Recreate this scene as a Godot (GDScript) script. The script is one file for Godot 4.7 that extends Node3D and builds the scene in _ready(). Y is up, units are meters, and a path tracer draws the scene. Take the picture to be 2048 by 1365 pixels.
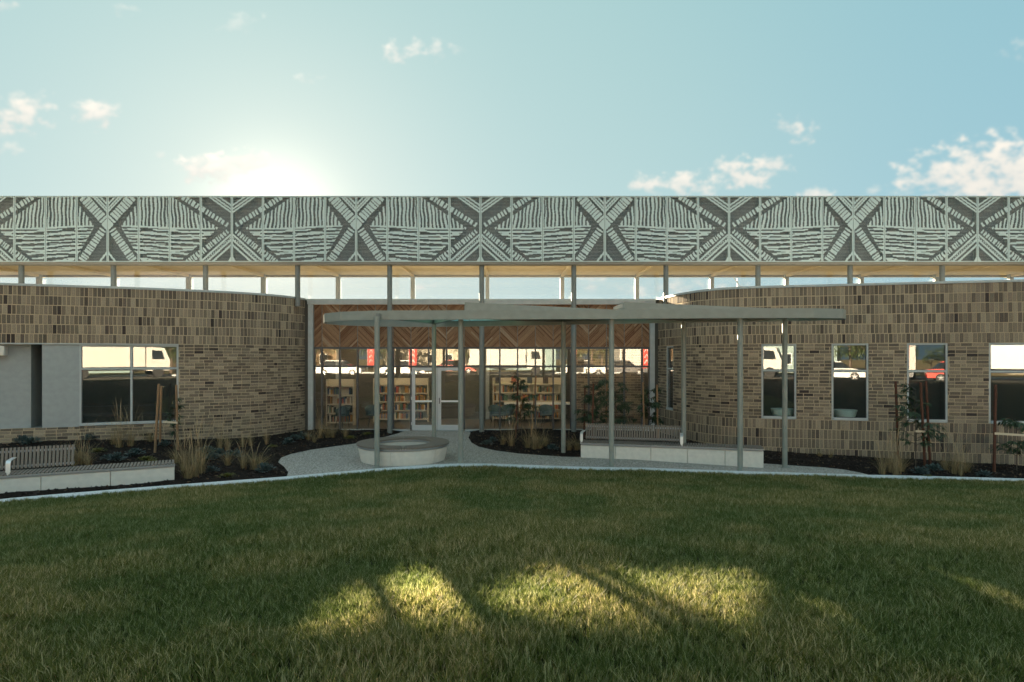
extends Node3D
# Low brick library with a perforated metal band, seen across a lawn. Units are metres.
# depth d runs away from the camera (z = -d); floor of the building is y = 0.

const F := 1280.0          # focal length in pixels of the 2048-wide photograph
const CX := 1024.0
const HY := 714.0          # horizon row
const EYE := 2.5

var rng := RandomNumberGenerator.new()
var used := {}
var M := {}
var noise := FastNoiseLite.new()

# ---------------------------------------------------------------- mesh builder
class MB:
	var v := PackedVector3Array()
	var n := PackedVector3Array()
	var c := PackedColorArray()
	var t := PackedVector2Array()
	var ix := PackedInt32Array()
	func quad(a: Vector3, b: Vector3, cc: Vector3, d: Vector3, col := Color.WHITE, u0 := Vector2(0, 1), u1 := Vector2(1, 0)) -> void:
		var nn := (b - a).cross(d - a)
		if nn.length_squared() < 1e-16:
			nn = (cc - b).cross(d - b)
		nn = nn.normalized()
		var k := v.size()
		v.append(a); v.append(b); v.append(cc); v.append(d)
		for i in 4:
			n.append(nn); c.append(col)
		t.append(Vector2(u0.x, u0.y)); t.append(Vector2(u1.x, u0.y)); t.append(Vector2(u1.x, u1.y)); t.append(Vector2(u0.x, u1.y))
		ix.append(k); ix.append(k + 2); ix.append(k + 1); ix.append(k); ix.append(k + 3); ix.append(k + 2)
	func tri(a: Vector3, b: Vector3, d: Vector3, col := Color.WHITE) -> void:
		var nn := (b - a).cross(d - a).normalized()
		var k := v.size()
		v.append(a); v.append(b); v.append(d)
		for i in 3:
			n.append(nn); c.append(col)
		t.append(Vector2(0, 1)); t.append(Vector2(1, 1)); t.append(Vector2(0.5, 0))
		ix.append(k); ix.append(k + 2); ix.append(k + 1)
	func box(x: Transform3D, s: Vector3, col := Color.WHITE) -> void:
		var h := s * 0.5
		var p := []
		for i in 8:
			p.append(x * Vector3(h.x if i & 1 else -h.x, h.y if i & 2 else -h.y, h.z if i & 4 else -h.z))
		quad(p[4], p[5], p[7], p[6], col)
		quad(p[1], p[0], p[2], p[3], col)
		quad(p[5], p[1], p[3], p[7], col)
		quad(p[0], p[4], p[6], p[2], col)
		quad(p[6], p[7], p[3], p[2], col)
		quad(p[0], p[1], p[5], p[4], col)
	func bx(lo: Vector3, hi: Vector3, col := Color.WHITE) -> void:
		box(Transform3D(Basis(), (lo + hi) * 0.5), (hi - lo).abs(), col)
	# box with chamfered long front edges (front = +z)
	func cbox(x: Transform3D, s: Vector3, ch: float, col := Color.WHITE) -> void:
		var h := s * 0.5
		var o := [Vector2(-h.x, -h.y), Vector2(h.x, -h.y), Vector2(h.x, h.y), Vector2(-h.x, h.y)]
		var q := [Vector2(-h.x + ch, -h.y + ch), Vector2(h.x - ch, -h.y + ch), Vector2(h.x - ch, h.y - ch), Vector2(-h.x + ch, h.y - ch)]
		var f := []
		var e := []
		var b := []
		for i in 4:
			f.append(x * Vector3(q[i].x, q[i].y, h.z))
			e.append(x * Vector3(o[i].x, o[i].y, h.z - ch))
			b.append(x * Vector3(o[i].x, o[i].y, -h.z))
		quad(f[0], f[1], f[2], f[3], col)
		for i in 4:
			var j := (i + 1) % 4
			quad(e[i], e[j], f[j], f[i], col)
			quad(b[i], b[j], e[j], e[i], col)
	func tube(p0: Vector3, p1: Vector3, r0: float, r1: float, seg := 10, col := Color.WHITE, caps := true) -> void:
		var ax := (p1 - p0).normalized()
		var u := ax.cross(Vector3.UP if absf(ax.y) < 0.9 else Vector3.RIGHT).normalized()
		var w := ax.cross(u).normalized()
		var k := v.size()
		for i in seg + 1:
			var a := TAU * i / seg
			var dir := u * cos(a) + w * sin(a)
			v.append(p0 + dir * r0); v.append(p1 + dir * r1)
			n.append(dir); n.append(dir); c.append(col); c.append(col)
			t.append(Vector2(float(i) / seg, 1)); t.append(Vector2(float(i) / seg, 0))
		for i in seg:
			var a := k + i * 2
			ix.append(a); ix.append(a + 1); ix.append(a + 2); ix.append(a + 1); ix.append(a + 3); ix.append(a + 2)
		if caps:
			for e in 2:
				var cpt := p0 if e == 0 else p1
				var r := r0 if e == 0 else r1
				if r < 0.001: continue
				for i in seg:
					var a0 := TAU * i / seg
					var a1 := TAU * (i + 1) / seg
					var q0 := cpt + (u * cos(a0) + w * sin(a0)) * r
					var q1 := cpt + (u * cos(a1) + w * sin(a1)) * r
					if e == 0: tri(cpt, q1, q0, col)
					else: tri(cpt, q0, q1, col)
	func path(pts: Array, rad: Array, seg := 6, col := Color.WHITE) -> void:
		for i in pts.size() - 1:
			tube(pts[i], pts[i + 1], rad[i], rad[i + 1], seg, col, i == pts.size() - 2)
	# lathe about y; prof = [Vector2(r, y)...]
	func lathe(ctr: Vector3, prof: Array, seg := 24, col := Color.WHITE) -> void:
		for j in prof.size() - 1:
			for i in seg:
				var a0 := TAU * i / seg
				var a1 := TAU * (i + 1) / seg
				var d0 := Vector3(cos(a0), 0, -sin(a0))
				var d1 := Vector3(cos(a1), 0, -sin(a1))
				var p: Vector2 = prof[j]
				var q: Vector2 = prof[j + 1]
				quad(ctr + d0 * p.x + Vector3(0, p.y, 0), ctr + d1 * p.x + Vector3(0, p.y, 0), ctr + d1 * q.x + Vector3(0, q.y, 0), ctr + d0 * q.x + Vector3(0, q.y, 0), col)
	# prism: polygon in (x, y) of a frame, pushed along its z
	func prism(x: Transform3D, poly: PackedVector2Array, z0: float, z1: float, col := Color.WHITE) -> void:
		var tr := Geometry2D.triangulate_polygon(poly)
		var ccw := not Geometry2D.is_polygon_clockwise(poly)
		for i in range(0, tr.size(), 3):
			var p := [poly[tr[i]], poly[tr[i + 1]], poly[tr[i + 2]]]
			if (p[1] - p[0]).cross(p[2] - p[0]) < 0: p = [p[0], p[2], p[1]]
			tri(x * Vector3(p[0].x, p[0].y, z1), x * Vector3(p[1].x, p[1].y, z1), x * Vector3(p[2].x, p[2].y, z1), col)
			tri(x * Vector3(p[0].x, p[0].y, z0), x * Vector3(p[2].x, p[2].y, z0), x * Vector3(p[1].x, p[1].y, z0), col)
		var m := poly.size()
		for i in m:
			var a := poly[i]
			var b := poly[(i + 1) % m]
			if ccw: quad(x * Vector3(a.x, a.y, z0), x * Vector3(b.x, b.y, z0), x * Vector3(b.x, b.y, z1), x * Vector3(a.x, a.y, z1), col)
			else: quad(x * Vector3(b.x, b.y, z0), x * Vector3(a.x, a.y, z0), x * Vector3(a.x, a.y, z1), x * Vector3(b.x, b.y, z1), col)
	func mesh(mat: Material) -> ArrayMesh:
		var am := ArrayMesh.new()
		if v.is_empty(): return am
		var arr := []
		arr.resize(Mesh.ARRAY_MAX)
		arr[Mesh.ARRAY_VERTEX] = v
		arr[Mesh.ARRAY_NORMAL] = n
		arr[Mesh.ARRAY_COLOR] = c
		arr[Mesh.ARRAY_TEX_UV] = t
		arr[Mesh.ARRAY_INDEX] = ix
		am.add_surface_from_arrays(Mesh.PRIMITIVE_TRIANGLES, arr)
		am.surface_set_material(0, mat)
		return am

# ---------------------------------------------------------------- scene helpers
func numbered(s: String) -> String:
	var k: int = used.get(s, 0)
	used[s] = k + 1
	return s if k == 0 else "%s_%03d" % [s, k]

func put(b: MB, called: String, mat: Material, parent: Node = self) -> MeshInstance3D:
	return put_mesh(b.mesh(mat), called, parent)

func put_mesh(m: Mesh, called: String, parent: Node = self) -> MeshInstance3D:
	var o := MeshInstance3D.new()
	o.mesh = m
	o.name = numbered(called) if parent == self else called
	parent.add_child(o, true)
	return o

func tag(o: Node, label: String, category: String, group := "") -> Node:
	o.set_meta("label", label)
	o.set_meta("category", category)
	if group: o.set_meta("group", group)
	return o

func thing(called: String, at: Vector3, label: String, category: String, group := "", turn := 0.0) -> Node3D:
	var o := Node3D.new()
	o.name = numbered(called)
	add_child(o)
	o.position = at
	o.rotation.y = turn
	tag(o, label, category, group)
	return o

func structure(o: Node) -> Node:
	o.set_meta("kind", "structure")
	return o

func copy(o: Node3D, called: String, at: Vector3, turn: float, sc: float, label := "") -> Node3D:
	var c: Node3D = o.duplicate()
	c.name = numbered(called)
	add_child(c)
	c.position = at
	c.rotation.y = turn
	c.scale = Vector3.ONE * sc
	if label: c.set_meta("label", label)
	return c

func at_px(px: float, py: float, d: float) -> Vector3:
	return Vector3((px - CX) / F * d, EYE - (py - HY) / F * d, -d)

func lin(r: float, g: float, b: float, a := 1.0) -> Color:
	var q := Color(r, g, b).linear_to_srgb()
	q.a = a
	return q

func noise_tex(seed_: int, freq: float, lo: float, hi: float, size := 256, oct := 4) -> ImageTexture:
	var f := FastNoiseLite.new()
	f.seed = seed_
	f.noise_type = FastNoiseLite.TYPE_SIMPLEX
	f.frequency = freq
	f.fractal_octaves = oct
	var im := f.get_seamless_image(size, size)
	im.convert(Image.FORMAT_RGB8)
	for y in size:
		for x in size:
			var q := lo + (hi - lo) * im.get_pixel(x, y).r
			im.set_pixel(x, y, Color(q, q, q))
	return ImageTexture.create_from_image(im)

func grain_tex(size: int) -> ImageTexture:      # small stones in concrete
	var im := Image.create(size, size, false, Image.FORMAT_RGB8)
	for y in size:
		for x in size:
			var q := 0.78 + 0.16 * rng.randfn()
			if rng.randf() < 0.10: q = rng.randf_range(0.25, 0.5)
			q = clampf(q, 0.2, 1.0)
			im.set_pixel(x, y, Color(q, q * rng.randf_range(0.97, 1.0), q * rng.randf_range(0.93, 1.0)))
	return ImageTexture.create_from_image(im)

func mat(called: String, col: Color, rough := 0.8, metal := 0.0, tex: Texture2D = null, scale := 1.0, spec := 0.5) -> StandardMaterial3D:
	var m := StandardMaterial3D.new()
	m.resource_name = called
	m.albedo_color = col
	m.roughness = rough
	m.metallic = metal
	m.metallic_specular = spec
	if tex:
		m.albedo_texture = tex
		m.uv1_triplanar = true
		m.uv1_world_triplanar = true
		m.uv1_scale = Vector3.ONE * scale
	M[called] = m
	return m

func vmat(called: String, rough := 0.85, tex: Texture2D = null, scale := 1.0, spec := 0.4) -> StandardMaterial3D:
	var m := mat(called, Color.WHITE, rough, 0.0, tex, scale, spec)
	m.vertex_color_use_as_albedo = true
	return m

# ---------------------------------------------------------------- ground levels
func ground_y(x: float) -> float:
	if x < 3.0: return 0.0
	if x < 5.8: return -0.075 * (x - 3.0) / 2.8
	if x < 8.0: return -0.075 - 0.10 * (x - 5.8) / 2.2
	return maxf(-0.40, -0.175 - 0.026 * (x - 8.0))

func ground_px(px: float, py: float) -> Vector2:   # pixel on the paving -> (x, d)
	var y := 0.0
	var d := 0.0
	for i in 12:
		d = F * (EYE - y) / (py - HY)
		y = ground_y((px - CX) / F * d)
	return Vector2((px - CX) / F * d, d)

var kerb := PackedVector2Array()    # back edge of the kerb, (x, d), left to right
func kerb_d(x: float) -> float:
	if x <= kerb[0].x:
		return kerb[0].y + (x - kerb[0].x) * 0.5
	for i in kerb.size() - 1:
		if x <= kerb[i + 1].x:
			return lerpf(kerb[i].y, kerb[i + 1].y, (x - kerb[i].x) / (kerb[i + 1].x - kerb[i].x))
	return kerb[-1].y

const LAWN_RISE := 0.92
func lawn_y(x: float, d: float) -> float:
	var k := kerb_d(clampf(x, -14.0, 16.0)) - 0.3
	var s := clampf((k - d) / (k - 3.2), 0.0, 1.0)
	return ground_y(x) * clampf(d / 14.0, 0.0, 1.0) - 0.015 + LAWN_RISE * (s * s * (3.0 - 2.0 * s) * 0.6 + 0.4 * s) + 0.02 * noise.get_noise_2d(x * 40.0, d * 40.0)

# ---------------------------------------------------------------- curved walls
class Wall:
	var p := PackedVector2Array()   # (x, d), fine steps
	var s := PackedFloat32Array()
	var side := 1.0
	func _init(ctrl: Array) -> void:
		var cv := Curve2D.new()
		for i in ctrl.size():
			var a: Vector2 = ctrl[maxi(i - 1, 0)]
			var b: Vector2 = ctrl[mini(i + 1, ctrl.size() - 1)]
			var me: Vector2 = ctrl[i]
			var dirn := (b - a).normalized()
			cv.add_point(me, -dirn * (me - a).length() * 0.33, dirn * (b - me).length() * 0.33)
		cv.bake_interval = 0.04
		p = cv.get_baked_points()
		s.append(0.0)
		for i in range(1, p.size()):
			s.append(s[i - 1] + p[i].distance_to(p[i - 1]))
	func length() -> float: return s[-1]
	func at(q: float) -> Vector2:
		var i := clampi(s.bsearch(q), 1, s.size() - 1)
		return p[i - 1].lerp(p[i], clampf((q - s[i - 1]) / maxf(1e-6, s[i] - s[i - 1]), 0.0, 1.0))
	func tan_at(q: float) -> Vector2:
		return (at(minf(q + 0.06, s[-1])) - at(maxf(q - 0.06, 0.0))).normalized()
	# frame on the face: x along the wall, y up, z out of the wall towards the lawn
	func frame(q: float, y: float, out := 0.0) -> Transform3D:
		var a := at(q)
		var tg := tan_at(q)
		var tx := Vector3(tg.x, 0, -tg.y)
		var nz := Vector3(tg.y, 0, tg.x)
		return Transform3D(Basis(tx, Vector3.UP, nz), Vector3(a.x, y, -a.y) + nz * out)
	func s_px(px: float) -> float:
		var best := 0.0
		var bd := 1e9
		for i in p.size():
			var e := absf(1024.0 + 1280.0 * p[i].x / p[i].y - px)
			if e < bd:
				bd = e
				best = s[i]
		return best

const ROW := 0.258
const COURSE := 0.09
const SOLD := 0.1025
const HEAD := 2.87
const WTOP := 4.42

var brick_jobs := []      # [transform, size, colour index, depth, px]
var brick_tones := []

func brick_tone() -> int:
	var r := rng.randf()
	if r < 0.11: return rng.randi_range(0, 3)      # dark
	if r < 0.52: return rng.randi_range(3, 6)
	return rng.randi_range(7, 11)

func lay_brick(w: Wall, s0: float, s1: float, y0: float, y1: float, holes: Array) -> void:
	for h in holes:
		var a: Array = h
		if y1 - 0.012 <= a[2] or y0 + 0.012 >= a[3] or s1 <= a[0] or s0 >= a[1]: continue
		var ov := minf(y1, a[3]) - maxf(y0, a[2])
		if ov < (y1 - y0) * 0.35:
			if y0 < a[2]: y1 = a[2]
			else: y0 = a[3]
			continue
		if s0 >= a[0] - 0.005 and s1 <= a[1] + 0.005:
			if y0 < a[2] - 0.03: y1 = a[2]; continue
			if y1 > a[3] + 0.03: y0 = a[3]; continue
			return
		if s0 < a[0] and (s1 <= a[1] or a[0] - s0 > s1 - a[1]): s1 = a[0]
		else: s0 = a[1]
	if s1 - s0 < 0.025 or y1 - y0 < 0.025: return
	var mid := (s0 + s1) * 0.5
	var out := 0.004 + rng.randf_range(-0.003, 0.004)
	var f := w.frame(mid, (y0 + y1) * 0.5, out - 0.02)
	f.basis = f.basis.rotated(f.basis.z, rng.randf_range(-0.008, 0.008)).rotated(f.basis.y, rng.randf_range(-0.012, 0.012))
	var px := CX + F * f.origin.x / -f.origin.z
	brick_jobs.append([f, Vector3(s1 - s0, y1 - y0, 0.04), brick_tone(), -f.origin.z, px])

func lay_wall(w: Wall, holes: Array, low_soldiers: bool, y_low: float, s_from: float) -> void:
	var L := w.length()
	for r in 6:
		var y1 := WTOP - 0.02 - r * ROW
		var s := s_from - rng.randf() * 0.05
		while s < L:
			var g := rng.randf_range(0.012, 0.02)
			lay_brick(w, maxf(s, 0), minf(s + SOLD - g, L), y1 - ROW + rng.randf_range(0.012, 0.02), y1 - 0.002, holes)
			s += SOLD
	var y := HEAD - 0.02
	var sill := 0.78 if low_soldiers else y_low
	var k := 0
	while y - COURSE > sill - 0.04:
		var s := s_from - (0.129 if k % 2 else 0.0) - rng.randf() * 0.03
		while s < L:
			var ln := 0.258 if rng.randf() < 0.82 else 0.129
			lay_brick(w, maxf(s, 0), minf(s + ln - rng.randf_range(0.012, 0.018), L), y - COURSE + rng.randf_range(0.012, 0.017), y, holes)
			s += ln
		y -= COURSE
		k += 1
	if low_soldiers:
		while y > y_low:
			var s := s_from - rng.randf() * 0.05
			while s < L:
				lay_brick(w, maxf(s, 0), minf(s + SOLD - rng.randf_range(0.012, 0.02), L), y - ROW + 0.016, y, holes)
				s += SOLD
			y -= ROW

func mortar(w: Wall, holes: Array, y_low: float, thick: float) -> MB:
	var b := MB.new()
	var ss := []
	var q := 0.0
	while q < w.length():
		ss.append(q)
		q += 0.12
	ss.append(w.length())
	var ys := [y_low, WTOP - 0.03]
	for h in holes:
		ss.append(h[0]); ss.append(h[1]); ys.append(h[2]); ys.append(h[3])
	ss.sort(); ys.sort()
	for i in ss.size() - 1:
		if ss[i + 1] - ss[i] < 1e-4: continue
		var f0 := w.frame(ss[i], 0.0, -0.002)
		var f1 := w.frame(ss[i + 1], 0.0, -0.002)
		for j in ys.size() - 1:
			if ys[j + 1] - ys[j] < 1e-4: continue
			var open := false
			for h in holes:
				var ms: float = (ss[i] + ss[i + 1]) * 0.5
				var my: float = (ys[j] + ys[j + 1]) * 0.5
				if ms > h[0] and ms < h[1] and my > h[2] and my < h[3]: open = true
			if open: continue
			for e in 2:
				var o := Vector3(0, 0, -thick * e)
				var a := f0 * (Vector3(0, ys[j], 0) + o)
				var bb := f1 * (Vector3(0, ys[j], 0) + o)
				var c := f1 * (Vector3(0, ys[j + 1], 0) + o)
				var d := f0 * (Vector3(0, ys[j + 1], 0) + o)
				if e == 0: b.quad(a, bb, c, d)
				else: b.quad(bb, a, d, c)
	for h in holes:       # reveals
		var f0 := w.frame(h[0], 0.0, -0.002)
		var f1 := w.frame(h[1], 0.0, -0.002)
		var z := Vector3(0, 0, -thick)
		for e in 2:
			var f := f0 if e == 0 else f1
			var a := f * Vector3(0, h[2], 0)
			var d := f * Vector3(0, h[3], 0)
			var a2 := f * (Vector3(0, h[2], 0) + z)
			var d2 := f * (Vector3(0, h[3], 0) + z)
			if e == 0: b.quad(a, a2, d2, d)
			else: b.quad(a2, a, d, d2)
		for e in 2:
			var yy: float = h[2 + e]
			var a := f0 * Vector3(0, yy, 0)
			var bb := f1 * Vector3(0, yy, 0)
			var a2 := f0 * (Vector3(0, yy, 0) + z)
			var b2 := f1 * (Vector3(0, yy, 0) + z)
			if e == 0: b.quad(a, bb, b2, a2)
			else: b.quad(bb, a, a2, b2)
	return b

# ---------------------------------------------------------------- camera, sky, light
var sun_to := Vector3((552.0 - CX) / F, (HY - 438.0) / F, -1.0).normalized()

func set_view() -> void:
	var cam := Camera3D.new()
	cam.name = "camera"
	cam.projection = Camera3D.PROJECTION_FRUSTUM
	cam.near = 0.1
	cam.far = 900.0
	cam.size = 0.1 * 1365.0 / F
	cam.frustum_offset = Vector2(0, 0.1 * (HY - 682.5) / F)
	cam.position = Vector3(0, EYE, 0)
	add_child(cam)
	cam.current = true
	var sun := DirectionalLight3D.new()
	sun.name = "sun"
	sun.light_energy = 1.6
	sun.light_color = Color(1.0, 0.92, 0.78)
	sun.light_angular_distance = 0.5
	sun.shadow_enabled = true
	add_child(sun)
	sun.look_at_from_position(Vector3.ZERO, -sun_to, Vector3.UP)
	var env := Environment.new()
	env.background_mode = Environment.BG_SKY
	env.tonemap_mode = Environment.TONE_MAPPER_LINEAR
	env.tonemap_exposure = 11.5
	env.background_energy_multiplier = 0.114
	env.sky_rotation = Vector3(0, PI, 0)
	env.sdfgi_enabled = true
	env.ssao_enabled = true
	env.ssil_enabled = true
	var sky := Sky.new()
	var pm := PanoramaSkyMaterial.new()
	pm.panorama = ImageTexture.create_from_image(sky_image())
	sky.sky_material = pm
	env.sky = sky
	var we := WorldEnvironment.new()
	we.name = "world_environment"
	we.environment = env
	add_child(we)

func sky_base(dir: Vector3) -> Color:
	var el := asin(clampf(dir.y, -1, 1)) * 180.0 / PI
	var ang := acos(clampf(dir.dot(sun_to), -1, 1)) * 180.0 / PI
	var e := clampf(el / 34.0, 0.0, 1.0)
	e = pow(e, 0.75)
	var hor := Color(0.37, 0.52, 0.55)
	var top := Color(0.25, 0.44, 0.46)
	var c := hor.lerp(top, e)
	if el > 34.0: c = c.lerp(Color(0.21, 0.40, 0.46), clampf((el - 34.0) / 56.0, 0, 1))
	# air round the sun
	var g1 := exp(-ang * ang / (2.0 * 9.0 * 9.0))
	var g2 := exp(-ang * ang / (2.0 * 3.0 * 3.0))
	var g3 := exp(-ang / 24.0)
	var away := smoothstep(28.0, 62.0, ang)
	c = Color(c.r * (1.0 - 0.22 * away), c.g * (1.0 - 0.10 * away), c.b)
	c += Color(0.14, 0.10, 0.06) * g1 + Color(0.50, 0.42, 0.31) * g2 + Color(0.23, 0.165, 0.11) * g3
	var low := exp(-maxf(el, 0.0) / 5.0) * exp(-ang / 26.0)
	c = c.lerp(Color(0.80, 0.76, 0.60), low * 0.9)
	return c

func sky_image() -> Image:
	var w := 512
	var h := 256
	var im := Image.create(w, h, false, Image.FORMAT_RGBF)
	var cn := FastNoiseLite.new()
	cn.seed = 5
	cn.frequency = 1.0
	cn.fractal_octaves = 4
	for y in h:
		for x in w:
			var th := (float(y) + 0.5) / h * PI
			var ph := (float(x) + 0.5) / w * TAU - PI
			var dir := Vector3(sin(ph) * sin(th), cos(th), -cos(ph) * sin(th))   # the middle column looks along -z; the sky is turned half round
			var c := sky_base(dir)
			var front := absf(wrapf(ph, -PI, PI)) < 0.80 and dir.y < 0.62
			if dir.y > 0.03 and not front:  # bright clouds added out of view to fill the shaded facade
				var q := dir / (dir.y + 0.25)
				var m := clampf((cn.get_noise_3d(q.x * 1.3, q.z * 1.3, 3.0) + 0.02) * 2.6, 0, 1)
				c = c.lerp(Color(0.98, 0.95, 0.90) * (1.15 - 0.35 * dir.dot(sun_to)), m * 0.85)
			im.set_pixel(x, y, c)
	var W := 3072
	var H := 1536
	im.resize(W, H, Image.INTERPOLATE_CUBIC)
	# clouds in view: [px, py, half width, half height, thickness, softness]
	var clouds := [
		[28, 232, 78, 36, 0.95, 0.15], [60, 205, 50, 26, 0.5, 0.0], [190, 228, 50, 28, 0.95, 0.15], [20, 298, 34, 16, 0.45, 0.0], [408, 336, 60, 30, 1.0, 0.35], [490, 320, 48, 26, 0.9, 0.15],
		[322, 309, 14, 8, 0.4, 0.0], [795, 103, 56, 24, 0.75, 0.0], [862, 98, 60, 28, 0.5, 0.0], [615, 157, 40, 12, 0.3, 0.0], [1292, 366, 48, 24, 0.9, 0.0], [1378, 366, 60, 28, 0.9, 0.15],
		[1480, 346, 74, 32, 0.95, 0.15], [1545, 326, 50, 26, 0.8, 0.0], [1606, 263, 38, 26, 0.85, 0.0], [1568, 248, 34, 18, 0.5, 0.0], [1634, 388, 34, 16, 0.85, 0.0], [2000, 345, 110, 66, 1.0, 0.45],
		[1880, 352, 84, 48, 0.9, 0.2], [1780, 384, 60, 14, 0.5, 0.0], [1180, 568, 46, 18, 0.8, 0.0], [1255, 586, 44, 20, 0.8, 0.0], [1345, 570, 90, 26, 0.8, 0.0], [1450, 585, 90, 22, 0.7, 0.0], [845, 574, 30, 9, 0.8, 0.0],
		[10, 15, 26, 18, 0.5, 0.0], [245, 22, 30, 14, 0.3, 0.0], [480, 45, 46, 26, 0.25, 0.0], [2040, 100, 40, 20, 0.3, 0.0]]
	cn.fractal_octaves = 5
	for c in clouds:
		var px: float = c[0]
		var py: float = c[1]
		var hw: float = c[2]
		var hh: float = c[3]
		var az := atan((px - CX) / F)
		var half := (hw * 1.5 / F) + 0.01
		var u0 := int((az - half) / TAU * W)
		var u1 := int((az + half) / TAU * W)
		var rr := sqrt(pow((px - CX) / F, 2) + 1.0)
		var e0 := atan((HY - py + hh * 1.7) / F / rr) + 0.01
		var e1 := atan((HY - py - hh * 1.7) / F / rr) - 0.01
		for y in range(int((PI / 2 - e0) / PI * H), int((PI / 2 - e1) / PI * H) + 1):
			for ux in range(u0, u1 + 1):
				var ph := (ux + 0.5) / W * TAU
				var th := (y + 0.5) / H * PI
				var qx := CX + F * tan(ph)
				var qy := HY - F / tan(th) / cos(ph)
				var ex := (qx - px) / hw
				var ey := (qy - py) / hh
				var r2 := ex * ex + ey * ey
				if r2 > 2.2: continue
				var nz := cn.get_noise_3d(qx / 46.0, qy / 30.0, px * 0.37)
				var n2 := cn.get_noise_3d(qx / 15.0, qy / 11.0, px * 0.77)
				var m := clampf((1.0 - r2 * 0.8) * 0.75 + nz * 1.15 + n2 * 0.32 - 0.22 + c[5], 0.0, 1.0)
				m = m * m * (3.0 - 2.0 * m) * c[4]
				if m <= 0.002: continue
				var xx := posmod(ux + W / 2, W)
				var old := im.get_pixel(xx, y)
				var lit := clampf(0.5 - ey * 0.35 + nz * 0.5, 0.0, 1.0)
				var ang := absf(px - 566.0) / F
				var cc := Color(0.58, 0.58, 0.55).lerp(Color(0.80, 0.74, 0.65) * (1.0 + 0.3 * exp(-ang * 4.0)), lit)
				im.set_pixel(xx, y, old.lerp(cc, m * 0.92))
	return im

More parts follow.
